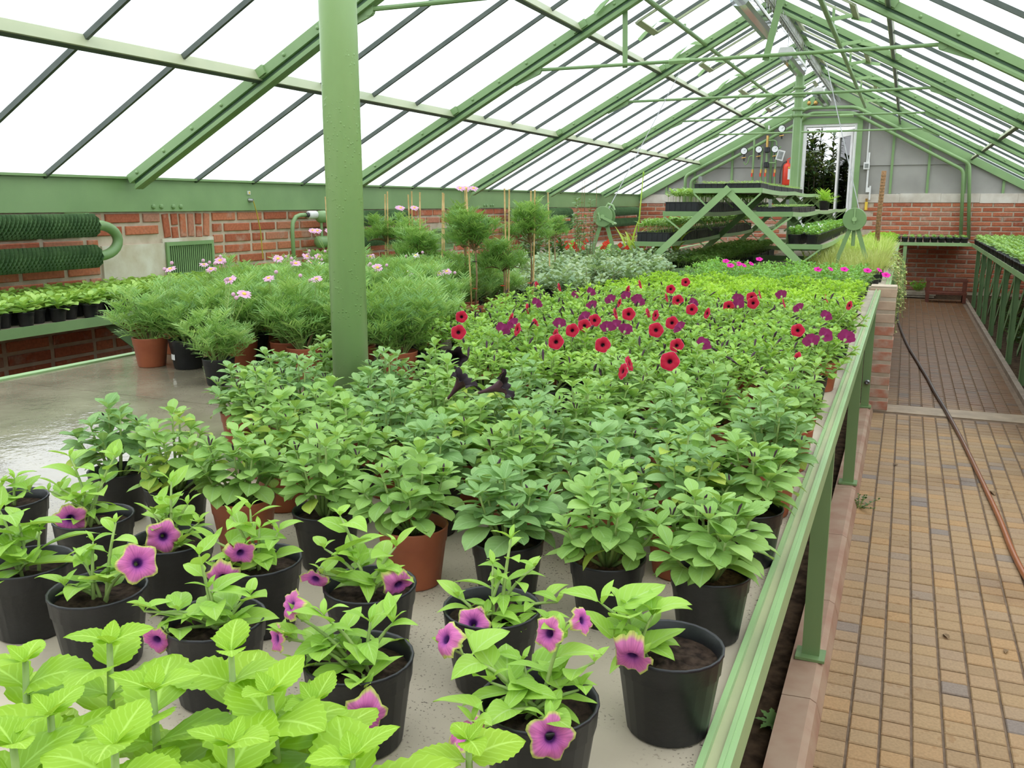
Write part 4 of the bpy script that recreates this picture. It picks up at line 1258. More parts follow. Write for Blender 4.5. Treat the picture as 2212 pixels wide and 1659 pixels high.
for x, z in ((0.094, 0.67), (0.094, 0.43)):
    MB().lathe([(0.03, -0.045), (0.045, -0.035), (0.045, 0.035), (0.03, 0.045)], 12, (x, -0.12, z), cap1=True).build('pump', M['black'], t)
MB().tube(smooth([(-0.125, -0.10, 0.58), (-0.19, -0.10, 0.57), (-0.21, -0.10, 0.48), (-0.25, -0.10, 0.44), (-0.28, -0.10, 0.48)]), 0.010, 6).build('siphon_tube', M['green'], t, True)
MB().tube(smooth([(0.09, -0.10, 0.82), (0.20, -0.10, 0.82), (0.236, -0.10, 0.78), (0.236, -0.10, 0.70), (0.27, -0.10, 0.68), (0.31, -0.10, 0.72)]), 0.012, 6).build('siphon_tube', M['green'], t, True)
MB().tube([(0.088, -0.10, 0.70), (0.088, -0.10, 0.90)], 0.022, 8).build('brass_fitting', M['brass'], t)
MB().tube([(0.09, -0.12, 0.46), (0.24, -0.12, 0.46)], 0.014, 6).build('pipe', M['green'], t)
MB().bar((0.29, -0.13, 0.50), (0.33, -0.13, 0.66), 0.12, 0.004, up=(0, 1, 0)).build('tag_card', M['white'], t)
MB().bar((0.295, -0.134, 0.52), (0.325, -0.134, 0.64), 0.08, 0.003, up=(0, 1, 0)).build('tag_print', M['grey_metal'], t)
MB().box(0.085, 0.11, -0.10, -0.04, 1.0, 1.06).build('sensor_box', M['white'], t)

t = thing('fire_extinguisher', 'red fire extinguisher hung between manifold and column', 'extinguisher', (-1.87, YE - 0.12, 1.70))
MB().lathe([(0.070, 0), (0.074, 0.01), (0.074, 0.29), (0.066, 0.325), (0.035, 0.35), (0.022, 0.36), (0.022, 0.385)], 20, cap1=True).build('cylinder', M['reddot'], t, True)
MB().box(-0.02, 0.03, -0.015, 0.015, 0.385, 0.40).bar((-0.01, 0, 0.41), (0.065, 0, 0.445), 0.02, 0.012).build('lever', M['reddot'], t)
MB().tube(smooth([(-0.01, -0.02, 0.38), (-0.07, -0.04, 0.34), (-0.10, -0.05, 0.2), (-0.10, -0.04, 0.03)]), 0.011, 8).build('discharge_hose', M['rubber'], t, True)
g = MB()
n = 6
v = []; f = []
for i in range(n + 1):
    a = math.radians(-75 + 55 * i / n)
    for z in (0.09, 0.26):
        v.append((0.0752 * math.cos(a), 0.0752 * math.sin(a), z))
for i in range(n):
    f.append((2*i, 2*i+2, 2*i+3, 2*i+1))
g.add(v, f).build('label_sticker', M['white'], t)
MB().box(0.02, 0.05, -0.0745, -0.062, 0.27, 0.29).build('yellow_sticker', M['yellow'], t)

def pipe_run(pts, r, label, clips=()):
    o = thing('heating_pipe', label, 'pipe', pts[0])
    P = [tuple(np.array(p) - np.array(pts[0])) for p in pts]
    MB().tube(P, r, 10).build('run', M['green'], o, True)
    for c in clips:
        MB().bar((c[0] - pts[0][0], 0.03, c[2] - pts[0][2] - 0.05), (c[0] - pts[0][0], 0.03, c[2] - pts[0][2] + 0.05), 0.02, 0.01, up=(0, 1, 0)).build('clip', M['grey_metal'], o)
    return o
def rounded(pts, r=0.07, n=4):
    out = [np.array(pts[0], float)]
    for a, b, c in zip(pts[:-2], pts[1:-1], pts[2:]):
        a, b, c = (np.array(q, float) for q in (a, b, c))
        u = (a - b) / np.linalg.norm(a - b); w = (c - b) / np.linalg.norm(c - b)
        for k in range(n + 1):
            t_ = k / n
            out.append((1 - t_)**2 * (b + u * r) + 2 * t_ * (1 - t_) * b + t_**2 * (b + w * r))
    out.append(np.array(pts[-1], float))
    return [tuple(p) for p in out]
yp = YE - 0.10
pipe_run(rounded([(-3.56, yp, 0.95), (-3.56, yp, 1.87), (-1.92, yp, 2.72), (-1.61, yp, 2.92), (-0.88, yp, 2.90), (0.81, yp, 2.00), (0.90, yp, 0.86)]), 0.027, 'upper green heating pipe bent over the doorway along the gable', [(-1.2, yp, 2.90)])
pipe_run(rounded([(-3.46, yp - 0.0, 0.95), (-3.46, yp, 1.79), (-1.83, yp, 2.635), (-1.555, yp, 2.835), (-0.91, yp, 2.815), (0.735, yp, 1.905), (0.79, yp, 0.86)]), 0.027, 'lower green heating pipe bent over the doorway along the gable')
t = thing('switch_conduit', 'white cable conduit with a light switch right of the door', 'switch', (-0.66, YE - 0.004, 1.95))
MB().tube(rounded([(0.0, -0.012, 0.09), (0.0, -0.012, 0.84), (-0.07, -0.012, 0.90), (-0.9, -0.012, 0.86)], 0.05), 0.013, 6).build('conduit', M['white'], t)
MB().box(-0.045, 0.045, -0.045, 0.0, -0.01, 0.10).build('switch_box', M['white'], t)
MB().box(-0.028, 0.028, -0.05, -0.045, 0.01, 0.075).build('rocker', M['grey_metal'], t)
t = thing('socket_conduit', 'white trunking ending in a socket box above the coping', 'socket', (-0.61, YE - 0.004, 1.58))
MB().box(-0.035, -0.010, -0.025, 0, 0.06, 0.62).build('trunking', M['white'], t)
MB().box(-0.035, 0.035, -0.045, 0, 0.0, 0.075).build('socket_box', M['white'], t)
t = thing('gable_bulbs', 'pair of amber indicator bulbs near the gable apex', 'bulb', (-1.55, YE - 0.0, 2.98))
for x in (-0.05, 0.05):
    MB().lathe([(0.02, -0.02), (0.035, 0.0), (0.035, 0.03), (0.015, 0.055)], 10, (x, -0.04, 0.0), cap1=True).build('bulb', M['brass'], t, True)
    MB().lathe([(0.02, 0.05), (0.02, 0.09)], 10, (x, -0.04, 0.0), cap1=True).build('holder', M['rubber'], t)
t = thing('water_tap', 'yellow and brass water tap on the gable brickwork', 'tap', (-0.62, YE - 0.01, 1.28))
MB().tube([(0, -0.04, 0.02), (0, -0.04, 0.15)], 0.022, 8).build('handle', M['yellow'], t)
MB().tube([(0.0, 0.0, 0.17), (0.0, -0.06, 0.17), (0.0, -0.06, 0.20)], 0.018, 8).build('body', M['brass'], t)
MB().tube([(0.04, -0.03, 0.18), (0.04, -0.03, 0.40)], 0.013, 8).build('pipe', M['white'], t)
t = thing('coir_pole', 'brown coir plant pole standing upright above the grasses', 'plant pole', (-0.235, 8.9, BZ))
m = MB().tube([(0.0, 0, 0), (0.0, 0, 0.45), (0.012, 0, 0.86)], 0.021, 12)
m.build('pole', plain('coir', (0.36, 0.20, 0.09), (0.22, 0.12, 0.05), 0.95, 60, bmp=1.0, bscale=120), t, True)
m = MB()
for i in range(26):
    z = 0.12 + i * 0.028
    x = 0.012 * max(0.0, (z - 0.45) / 0.41)
    m.tube([(x + 0.0225 * math.cos(a), 0.0225 * math.sin(a), z + 0.004 * math.sin(a)) for a in np.linspace(0, 2 * PI, 10)], 0.0022, 4, cap=False)
m.build('binding', M['woody'], t)

# ================================================================ PLANTS
def leaf_geo(L, W, nl=6, na=2, shape='spat', bend=0.6, fold=0.25, wave=0.0, serr=0.0, petiole=0.12, seed=0):
    """leaf along +Y from the origin; bend = total downward turn (rad); fold = V angle at the midrib"""
    r = random.Random(seed)
    vs = np.linspace(0, 1, nl + 1)
    pos = np.zeros((nl + 1, 2)); ang = 0.15
    P = []; y = z = 0.0
    for i, v in enumerate(vs):
        P.append((y, z))
        a = 0.25 * bend - bend * v
        y += math.cos(a) * L / nl; z += math.sin(a) * L / nl
    V = []; A = []
    us = np.linspace(-1, 1, 2 * na + 1)
    for i, v in enumerate(vs):
        if shape == 'spat':
            w = math.sin(PI * min(1, max(0, v)) ** 1.35) ** 0.75 if 0 < v < 1 else 0
        elif shape == 'ovate':
            w = math.sin(PI * v ** 0.75) ** 0.8 if 0 < v < 1 else 0
        elif shape == 'round':
            w = math.sin(PI * v) ** 0.55 if 0 < v < 1 else 0
        else:                                     # lance
            w = math.sin(PI * v ** 0.9) if 0 < v < 1 else 0
        w = max(w, 0.06 if v < 1 else 0.0)
        if v < petiole: w = 0.08
        w *= W / 2
        if serr and 0 < i < nl: w *= 1 + serr * (1 if i % 2 else -1)
        for u in us:
            zz = P[i][1] + abs(u) * w * math.tan(fold) + wave * W * math.sin(v * 9 + u * 3 + seed) * abs(u)
            V.append((u * w, P[i][0], zz)); A.append((u, v, 0))
    F = []
    m = 2 * na + 1
    for i in range(nl):
        for j in range(2 * na):
            F.append((i*m+j, i*m+j+1, (i+1)*m+j+1, (i+1)*m+j))
    return np.array(V), F, np.array(A)

def feather_geo(L, W, n=4, lw=0.0022, seed=0):
    """finely divided leaf: rachis with narrow side lobes"""
    r = random.Random(seed)
    V = []; F = []; A = []
    def strip(p, q, w0, w1, lift):
        p = np.array(p); q = np.array(q)
        d = q - p; s = np.array([-d[1], d[0], 0]); s /= (np.linalg.norm(s) + 1e-9)
        o = len(V)
        mid = (p + q) / 2 + np.array([0, 0, lift])
        for c, w in ((p, w0), (mid, w0 * 1.1), (q, w1)):
            V.append(c - s * w / 2); V.append(c + s * w / 2); A.append((-1, 0.5, 0)); A.append((1, 0.5, 0))
        F.append((o, o+1, o+3, o+2)); F.append((o+2, o+3, o+5, o+4))
    z = lambda v: 0.10 * L * math.sin(PI * v) - 0.22 * L * v * v
    strip((0, 0, 0), (0, L, z(1)), lw * 1.1, lw * 0.5, 0.12 * L)
    for i in range(n):
        v = 0.30 + 0.62 * i / n
        ll = W * (0.55 + 0.45 * math.sin(PI * (0.25 + 0.65 * i / n)))
        for s in (-1, 1):
            q = (s * ll * 0.75, v * L + ll * 0.75, z(v) + r.uniform(-0.1, 0.12) * ll)
            strip((0, v * L, z(v)), q, lw, lw * 0.45, 0.06 * ll)
    return np.array(V), F, np.array(A)

def petunia_geo(D, depth=None, lobes=5, ruffle=0.10, seed=0, notch=0.13, rim_drop=0.02, curl=0.0, nr=6, ns=30, cone=False):
    """open trumpet flower, mouth towards +Z, throat at the origin going down the tube"""
    r = random.Random(seed)
    R = D / 2; dep = depth or D * 0.42
    V = []; A = []
    ph = [r.uniform(-1, 1) for _ in range(lobes)]
    prof = [(0.05, -dep), (0.09, -dep * 0.55), (0.15, -dep * 0.18), (0.30, -0.02 * D), (0.55, 0.03 * D), (0.80, 0.03 * D), (1.0, 0.0)]
    if cone: prof = [(0.06, -dep), (0.10, -dep * 0.72), (0.20, -dep * 0.42), (0.38, -dep * 0.20), (0.62, -dep * 0.06), (0.84, 0.0), (1.0, 0.01)]
    rad_att = [0.0, 0.05, 0.13, 0.28, 0.55, 0.80, 1.0]
    for i, (q, z) in enumerate(prof):
        for j in range(ns):
            a = 2 * PI * j / ns
            lob = math.cos(lobes * a)                 # +1 mid lobe
            k = max(0.0, (q - 0.3) / 0.7)
            rr = R * q * (1 - notch * k * (1 - lob) * 0.5)
            li = int(((a / (2 * PI)) * lobes + 0.5)) % lobes
            zz = z + k * D * (ruffle * 0.5 * math.cos(2 * lobes * a + seed) * k - rim_drop * k + curl * ph[li] * k)
            V.append((rr * math.cos(a), rr * math.sin(a), zz)); A.append((j / ns, rad_att[i], 0))
    F = []
    for i in range(len(prof) - 1):
        for j in range(ns):
            F.append((i*ns+j, (i+1)*ns+j, (i+1)*ns+(j+1)%ns, i*ns+(j+1)%ns))
    return np.array(V), F, np.array(A)

def bud_geo(L=0.03, r=0.003):
    mb = MB().tube([(0, 0, 0), (0, L * 0.3, 0), (0, L * 0.75, 0.001), (0, L, 0.0)], [r * 0.45, r * 0.6, r, r * 0.35], 6, att=True)
    return np.concatenate(mb.v), mb.f, np.concatenate(mb.a)

def daisy_geo(D=0.045, n=15, seed=0, droop=0.15):
    r = random.Random(seed)
    V = []; F = []; A = []
    for i in range(n):
        a = 2 * PI * i / n + r.uniform(-0.06, 0.06)
        c, s = math.cos(a), math.sin(a)
        w = D * 0.085; dz = r.uniform(-droop, droop * 0.4) * D / 2
        o = len(V)
        for q, ww, z, t_ in ((0.16, w * 0.5, 0, 0.0), (0.6, w, 0.03 * D, 0.6), (0.92, w * 0.85, dz * 0.7, 0.9), (1.0, w * 0.35, dz, 1.0)):
            x = q * D / 2
            for sg in (-1, 1):
                V.append((x * c - sg * ww * s, x * s + sg * ww * c, z)); A.append((sg, t_, 0))
        for k in range(3):
            F.append((o+2*k, o+2*k+1, o+2*k+3, o+2*k+2))
    return np.array(V), F, np.array(A)

def dirv(az, el):
    return (math.cos(el) * math.cos(az), math.cos(el) * math.sin(az), math.sin(el))

# ---- pots
def pot_mesh(r, h, mat, n=24, name='pot'):
    rb = r * 0.76
    p = [(rb * 0.92, 0.0), (rb, 0.003), (r * 0.93, h * 0.74), (r * 0.955, h * 0.75), (r * 0.985, h * 0.955), (r * 1.0, h * 0.965), (r * 1.0, h * 0.995), (r * 0.975, h), (r * 0.94, h * 0.985), (r * 0.90, h * 0.80)]
    return MB().lathe(p, n).mesh(name, mat, True)
def soil_mesh(r, z, mat, seed=0, n=24):
    q = random.Random(seed)
    V = [(0, 0, z + 0.004)]; F = []
    rings = (0.35, 0.7, 1.0)
    for k, f in enumerate(rings):
        for j in range(n):
            a = 2 * PI * j / n
            V.append((r * f * math.cos(a), r * f * math.sin(a), z + (q.uniform(-0.003, 0.004) if k < 2 else 0)))
    for j in range(n):
        F.append((0, 1 + j, 1 + (j + 1) % n))
    for k in range(2):
        for j in range(n):
            F.append((1+k*n+j, 1+(k+1)*n+j, 1+(k+1)*n+(j+1)%n, 1+k*n+(j+1)%n))
    return MB().add(V, F).mesh('soil', mat, True)

POT_B = pot_mesh(0.059, 0.100, M['black'])
POT_B2 = pot_mesh(0.0535, 0.094, M['black'])
POT_T = pot_mesh(0.0535, 0.094, M['terracotta'])
SOIL_1 = soil_mesh(0.0545, 0.082, M['soil'], 1)
SOIL_2 = soil_mesh(0.0495, 0.078, M['soil'], 2)
SOIL_3 = soil_mesh(0.0495, 0.078, M['soil_brown'], 3)

# ================================================================ foreground pink petunias
CAMP = Vector((0, 0, 1.40))
fore_leaf = [MB().merge(leaf_geo(1.0, 0.52, 9, 3, 'ovate', b, f_, 0.03, 0, 0.16, sd)).mesh('leaf', M['lf_fore'], True) for b, f_, sd in ((0.5, 0.22, 1), (0.9, 0.30, 2), (1.3, 0.18, 3), (0.2, 0.35, 4))]
fore_leaf_n = [MB().merge(leaf_geo(1.0, 0.36, 8, 2, 'lance', b, f_, 0.02, 0, 0.1, sd)).mesh('leaf', M['lf_fore'], True) for b, f_, sd in ((0.6, 0.3, 5), (1.1, 0.25, 6))]
pink_me = [MB().merge(petunia_geo(1.0, 0.55, 5, 0.11, sd, 0.24, 0.05 + 0.04 * sd, c * 1.3)).mesh('corolla', M['pt_pink'], True) for sd, c in ((0, 0.05), (1, 0.12), (2, 0.18), (3, 0.25))]
calyx_me = MB().tube([(0, 0, -0.62), (0, 0, -0.50), (0, 0, -0.36)], [0.035, 0.075, 0.10], 7).mesh('calyx', M['stem'], True)

def stem_path(a, b, sag=0.25):
    a = Vector(a); b = Vector(b)
    d = b - a
    mid = a + d * 0.5 + Vector((-d.x, -d.y, 0)) * 0.18 + Vector((0, 0, 1)) * d.length * sag
    return [tuple(a * (1 - t_)**2 + mid * 2 * t_ * (1 - t_) + b * t_**2) for t_ in (0, .2, .4, .6, .8, 1.0)]

FORE_LABEL = {
 'p1': 'black pot of flowerless petunia with broad drooping leaves, beside the large open bloom',
 'p2': 'black potted petunia with one large open pink flower over its rim',
 'p3': 'black potted petunia, pink flower hanging low, right behind the lime leaves',
 'p4': 'black potted petunia with leafy shoots and two pink flowers hanging in front',
 'p5': 'black potted petunia with one pink flower, standing behind the large open bloom',
 'p6': 'black potted petunia with thin tall shoots and one dusky star-shaped flower',
 'p7': 'black potted petunia cutting with few leaves near the wet bench top',
 'p9': 'black potted petunia with tall pale shoot and a flower on either side',
 'p10': 'black potted petunia with one bloom drooping over its rim, two on side shoots',
 'p11': 'black potted petunia with dense narrow leaves and a single round pink flower',
 'p12': 'black potted petunia with a large ruffled bloom and long sideways shoots',
 'p13': 'half-bare black pot with few broad petunia leaves, one hanging flower, beside the rail'}
def fore_plant(key, base, tips, flowers, sd):
    r = random.Random(sd)
    t = thing('potted_petunia', FORE_LABEL[key], 'potted plant', base, 0, 'pink petunias at the near end of the bench')
    obj('pot', POT_B, t); obj('soil', SOIL_1, t)
    B = Vector(base)
    for k, tp in enumerate(tips):
        tip = Vector(tp) - B
        root = Vector((r.uniform(-0.012, 0.012), r.uniform(-0.012, 0.012), 0.080))
        if key == 'p13': root += Vector((-0.03, -0.005, 0))
        path = stem_path(root, tip, 0.12)
        MB().tube(path, [0.0027, 0.0025, 0.0022, 0.002, 0.0017, 0.0011], 6).build('stem', M['stem'], t, True)
        Ls = (tip - root).length
        npair = max(3, int(Ls / 0.019))
        az0 = r.uniform(0, 6.28)
        for i in range(npair + 1):
            f_ = 0.28 + 0.72 * i / npair
            q = np.array(path); s_ = f_ * 5; i0 = min(int(s_), 4); p = Vector(q[i0] + (q[i0 + 1] - q[i0]) * (s_ - i0))
            az = az0 + i * 2.4 + r.uniform(-0.4, 0.4)
            el = r.uniform(-0.15, 0.35) + 0.45 * f_
            size = (0.053 if i < npair else 0.034) * r.uniform(0.72, 1.2)
            if key in ('p11',): size *= 0.85
            if key in ('p1', 'p13'): size *= 1.25
            me = r.choice(fore_leaf) if r.random() < 0.72 and key != 'p11' else r.choice(fore_leaf_n)
            obj('leaf', me, t, frame(p, dirv(az, el), r.uniform(-0.3, 0.3), s=size))
            if i == npair:
                for k2 in range(2):
                    obj('leaf', r.choice(fore_leaf_n), t, frame(p, dirv(az + 2 + 2 * k2, 0.9), r.uniform(-0.3, 0.3), s=size * 0.62))
    for k, (fp, fn, fd) in enumerate(flowers):
        p = Vector(fp) - B
        n_ = Vector(fn)
        tail = p - n_ * fd * 0.55
        best = min((Vector(tp) - B for tp in tips), key=lambda q: (q - tail).length)
        MB().tube([tuple(best * 0.9 + Vector((0, 0, 0.008))), tuple((best + tail) / 2 + Vector((0, 0, 0.006))), tuple(tail)], 0.0014, 6).build('flower_stalk', M['stem'], t, True)
        fo = bpy.data.objects.new('flower', None); fo.empty_display_size = 0.02; col.objects.link(fo); fo.parent = t
        fo.matrix_basis = facing(p, n_, r.uniform(0, 6.28), fd)
        obj('corolla', pink_me[(k + sd) % 4], fo)
        obj('calyx', calyx_me, fo)
    return t
FORE= {'p1': ((-1.048, 0.768, 0.83), [(-1.062, 0.774, 0.985),(-1.035, 0.782, 0.967),(-1.085, 0.766, 0.995),(-1.019, 0.749, 0.939),(-1.055, 0.747, 0.95)], []), 'p2': ((-0.89, 0.744, 0.83), [(-0.909, 0.742, 0.961),(-0.876, 0.768, 1.009),(-0.9, 0.752, 0.986),(-0.92, 0.721, 0.936),(-0.845, 0.747, 0.957)], [((-0.824, 0.749, 0.972),(0.754, -0.505, 0.42), 0.053)]), 'p3': ((-0.7, 0.739, 0.83), [(-0.722, 0.745, 1.0),(-0.725, 0.71, 0.945),(-0.709, 0.743, 0.963),(-0.761, 0.694, 0.945),(-0.673, 0.74, 0.93),(-0.664, 0.761, 0.955),(-0.732, 0.691, 0.924)], [((-0.731, 0.68, 0.922),(0.258, -0.953, -0.161), 0.041)]), 'p4': ((-0.768, 0.899, 0.83), [(-0.805, 0.895, 0.986),(-0.769, 0.907, 0.97),(-0.746, 0.916, 0.964),(-0.774, 0.878, 0.95),(-0.816, 0.873, 0.956),(-0.789, 0.914, 0.992),(-0.778, 0.849, 0.925)], [((-0.763, 0.861, 0.952),(0.793, -0.579, -0.19), 0.042),((-0.775, 0.839, 0.924),(0.441, -0.79, -0.426), 0.048)]), 'p5': ((-0.931, 0.909, 0.83), [(-0.937, 0.924, 1.009),(-0.95, 0.912, 0.98),(-0.913, 0.927, 0.977),(-0.896, 0.891, 0.93),(-0.95, 0.898, 0.967),(-0.896, 0.929, 0.951)], [((-0.912, 0.877, 0.946),(0.756, -0.612, 0.233), 0.053)]), 'p6': ((-1.111, 0.934, 0.83), [(-1.152, 0.936, 1.019),(-1.153, 0.914, 0.974),(-1.1, 0.95, 0.981),(-1.177, 0.913, 0.967),(-1.095, 0.971, 1.017),(-1.117, 0.914, 0.953)], [((-1.11, 0.892, 0.938),(0.793, -0.587, -0.164), 0.054)]), 'p7': ((-1.306, 0.94, 0.83), [(-1.301, 0.949, 0.96),(-1.276, 0.956, 0.941),(-1.318, 0.939, 0.949)], []), 'p9': ((-0.586, 0.892, 0.83), [(-0.627, 0.892, 1.013),(-0.642, 0.877, 0.972),(-0.559, 0.913, 0.975),(-0.637, 0.862, 0.945),(-0.598, 0.882, 0.959),(-0.552, 0.888, 0.946)], [((-0.638, 0.849, 0.942),(0.219, -0.914, -0.341), 0.041),((-0.537, 0.882, 0.939),(0.752, -0.556, -0.355), 0.044)]), 'p10': ((-0.497, 0.73, 0.83), [(-0.488, 0.742, 0.964),(-0.534, 0.723, 0.971),(-0.551, 0.694, 0.923),(-0.471, 0.759, 0.959),(-0.461, 0.688, 0.921),(-0.53, 0.707, 0.942),(-0.561, 0.711, 0.971),(-0.567, 0.694, 0.952)], [((-0.449, 0.668, 0.907),(0.542, -0.84, 0.034), 0.045),((-0.572, 0.691, 0.952),(-0.504, -0.848, 0.161), 0.034),((-0.567, 0.711, 0.982),(-0.421, -0.743, 0.52), 0.037)]), 'p11': ((-0.417, 0.895, 0.83), [(-0.406, 0.927, 1.004),(-0.42, 0.904, 0.978),(-0.374, 0.924, 0.975),(-0.455, 0.881, 0.94),(-0.345, 0.927, 0.934),(-0.37, 0.878, 0.911),(-0.407, 0.896, 0.963),(-0.344, 0.902, 0.917),(-0.411, 0.865, 0.932)], [((-0.42, 0.849, 0.928),(0.261, -0.729, 0.632), 0.044)]), 'p12': ((-0.29, 0.729, 0.83), [(-0.368, 0.705, 0.975),(-0.274, 0.749, 0.99),(-0.249, 0.775, 0.954),(-0.318, 0.755, 0.951),(-0.265, 0.691, 0.933),(-0.334, 0.713, 0.945),(-0.255, 0.746, 0.938),(-0.327, 0.659, 0.936)], [((-0.257, 0.676, 0.928),(0.552, -0.727, 0.409), 0.047),((-0.326, 0.647, 0.932),(0.088, -0.457, 0.885), 0.04),((-0.374, 0.695, 0.991),(-0.43, -0.701, 0.569), 0.038),((-0.28, 0.727, 1.001),(-0.259, -0.894, 0.367), 0.037),((-0.257, 0.76, 1.004),(0.901, -0.18, 0.394), 0.031)]), 'p13': ((-0.2, 0.888, 0.83), [(-0.271, 0.866, 0.972),(-0.249, 0.847, 0.942),(-0.22, 0.886, 0.96),(-0.217, 0.832, 0.938),(-0.251, 0.885, 0.965)], [((-0.222, 0.815, 0.945),(0.106, -0.848, -0.519), 0.047)])}
REDF= [(-1.272, 2.51, 'R'),(-1.153, 2.255, 'R'),(-1.07, 2.387, 'm'),(-1.058, 2.42, 'm'),(-1.156, 2.785, 'r'),(-1.128, 2.572, 'r'),(-1.231, 3.056, 'm'),(-1.203, 3.405, 'm'),(-1.154, 3.453, 'm'),(-1.031, 3.078, 'm'),(-1.347, 3.593, 'r'),(-1.466, 3.632, 'r'),(-0.966, 2.58, 'm'),(-1.002, 2.474, 'r'),(-0.985, 2.29, 'r'),(-0.808, 2.133, 'R'),(-0.882, 2.322, 'r'),(-0.842, 2.352, 'R'),(-0.838, 2.447, 'R'),(-0.857, 2.597, 'R'),(-0.917, 2.665, 'm'),(-0.787, 2.496, 'm'),(-0.785, 2.569, 'm'),(-0.7, 2.191, 'R'),(-1.037, 3.326, 'm'),(-0.96, 3.196, 'r'),(-0.987, 3.372, 'm'),(-1.049, 3.608, 'r'),(-1.059, 3.841, 'r'),(-0.943, 3.367, 'm'),(-0.868, 3.149, 'm'),(-0.798, 2.766, 'R'),(-0.85, 2.794, 'r'),(-0.737, 2.532, 'm'),(-0.622, 2.436, 'R'),(-0.629, 2.652, 'R'),(-0.581, 2.532, 'm'),(-0.521, 2.258, 'R'),(-0.469, 1.969, 'R'),(-0.76, 2.868, 'r'),(-0.712, 2.77, 'r'),(-0.877, 3.655, 'R'),(-0.895, 4.009, 'R'),(-0.746, 3.224, 'R'),(-0.823, 3.371, 'r'),(-0.538, 1.883, 'r'),(-0.54, 1.835, 'r'),(-0.643, 2.991, 'R'),(-0.7, 3.294, 'm'),(-0.574, 3.507, 'm'),(-0.559, 3.21, 'R'),(-0.528, 3.223, 'm'),(-0.514, 3.442, 'R'),(-0.482, 3.263, 'R'),(-0.505, 3.586, 'r'),(-0.447, 3.762, 'm'),(-0.385, 3.347, 'r'),(-0.333, 3.308, 'm'),(-0.256, 3.577, 'r'),(-0.161, 3.305, 'r'),(-0.217, 3.099, 'm'),(-0.264, 2.672, 'R'),(-0.213, 2.51, 'm'),(-0.182, 2.644, 'm'),(-0.127, 2.63, 'm'),(-0.211, 2.151, 'r'),(-0.46, 2.312, 'm'),(-0.591, 2.988, 'r')]
MAGF= [(-0.955, 5.487), (-1.059, 5.905), (-0.937, 5.661), (-0.89, 6.198), (-0.441, 5.358), (-0.303, 5.418), (-0.179, 5.378), (-0.077, 5.077)]
BLACKF= [(-0.983, 1.906), (-0.781, 1.553), (-0.688, 1.55)]
LIME= [(-0.619, 0.443, 1.04), (-0.566, 0.479, 1.05), (-0.452, 0.492, 1.06), (-0.397, 0.469, 1.05), (-0.52, 0.386, 1.05), (-0.48, 0.44, 1.05), (-0.381, 0.499, 1.03), (-0.381, 0.409, 1.05), (-0.438, 0.367, 1.06), (-0.512, 0.351, 1.05), (-0.316, 0.452, 1.03), (-0.274, 0.544, 1.0)]
for i, (k, (b, tips, fl)) in enumerate(FORE.items()):
    fore_plant(k, b, tips, fl, 11 + i)

# ---- lime serrated plants in the near corner
lime_leaf = [MB().merge(leaf_geo(1.0, 0.74, 17, 3, 'ovate', b, f_, 0.025, 0.055, 0.08, sd)).mesh('leaf', M['lf_lime'], True) for b, f_, sd in ((0.5, 0.16, 1), (0.9, 0.10, 2), (0.2, 0.25, 3))]
for i, tp in enumerate(LIME):
    r = random.Random(50 + i)
    lone = (i == len(LIME) - 1)
    base = (tp[0] + r.uniform(-0.015, 0.015), tp[1] + r.uniform(-0.03, 0.0), BZ)
    if lone: base = (tp[0], tp[1] - 0.01, BZ)
    lab = 'single lime-green nettle-leaved shoot in a pot below the ruffled pink bloom' if lone else 'lime-green plant with broad toothed leaves in the near corner of the bench'
    t = thing('lime_leaved_plant', lab, 'potted plant', base, 0, None if lone else 'lime toothed-leaf plants')
    obj('pot', POT_B2 if not lone else POT_B2, t, Matrix.Scale(0.62, 4)); obj('soil', SOIL_2, t, Matrix.Scale(0.62, 4))
    h = tp[2] - BZ
    top = Vector((tp[0] - base[0], tp[1] - base[1], h))
    MB().tube([(0, 0, 0.05), tuple(top * 0.55 + Vector((0.004, 0, 0.02))), tuple(top)], [0.004, 0.0034, 0.0024], 7).build('stem', M['stem'], t, True)
    az0 = r.uniform(0, 3)
    lv = 2 if lone else 5
    for q in range(lv):
        f_ = 1.0 - q * 0.13
        p = Vector((0, 0, 0.05)).lerp(top, max(f_, 0.3))
        az = az0 + q * PI / 2
        size = (0.034, 0.060, 0.074, 0.072, 0.066)[q] * r.uniform(0.9, 1.12) * (0.85 if lone else 1)
        for s in (0, PI):
            obj('leaf', r.choice(lime_leaf), t, frame(p, dirv(az + s + r.uniform(-0.25, 0.25), 0.42 - 0.10 * q + r.uniform(-0.12, 0.12)), r.uniform(-0.2, 0.2), s=size * r.uniform(0.85, 1.1)))
        if q == 0:
            for s in (PI / 2, -PI / 2):
                obj('leaf', lime_leaf[2], t, frame(p, dirv(az + s, 0.8), 0, s=0.020))

# ================================================================ bushy petunias (no flowers)
bush_leaf_me = [MB().merge(leaf_geo(1.0, 0.56, 7, 2, 'spat', b, f_, 0.03, 0, 0.1, sd)).mesh('leaf', M['lf_bush'], True) for b, f_, sd in ((0.5, 0.20, 1), (0.9, 0.28, 2), (1.4, 0.15, 3))]
bush_leaf_gr = []
for q_ in bush_leaf_me:
    g_ = q_.copy(); g_.materials.clear(); g_.materials.append(M['lf_bushg']); bush_leaf_gr.append(g_)
bush_leaf_ye = [MB().merge(leaf_geo(1.0, 0.56, 7, 2, 'spat', b, f_, 0.03, 0, 0.1, sd)).mesh('leaf', M['lf_bushy'], True) for b, f_, sd in ((0.7, 0.20, 4), (1.2, 0.22, 5))]
bud_me = MB().merge(bud_geo()).mesh('bud', M['pt_bud'], True)

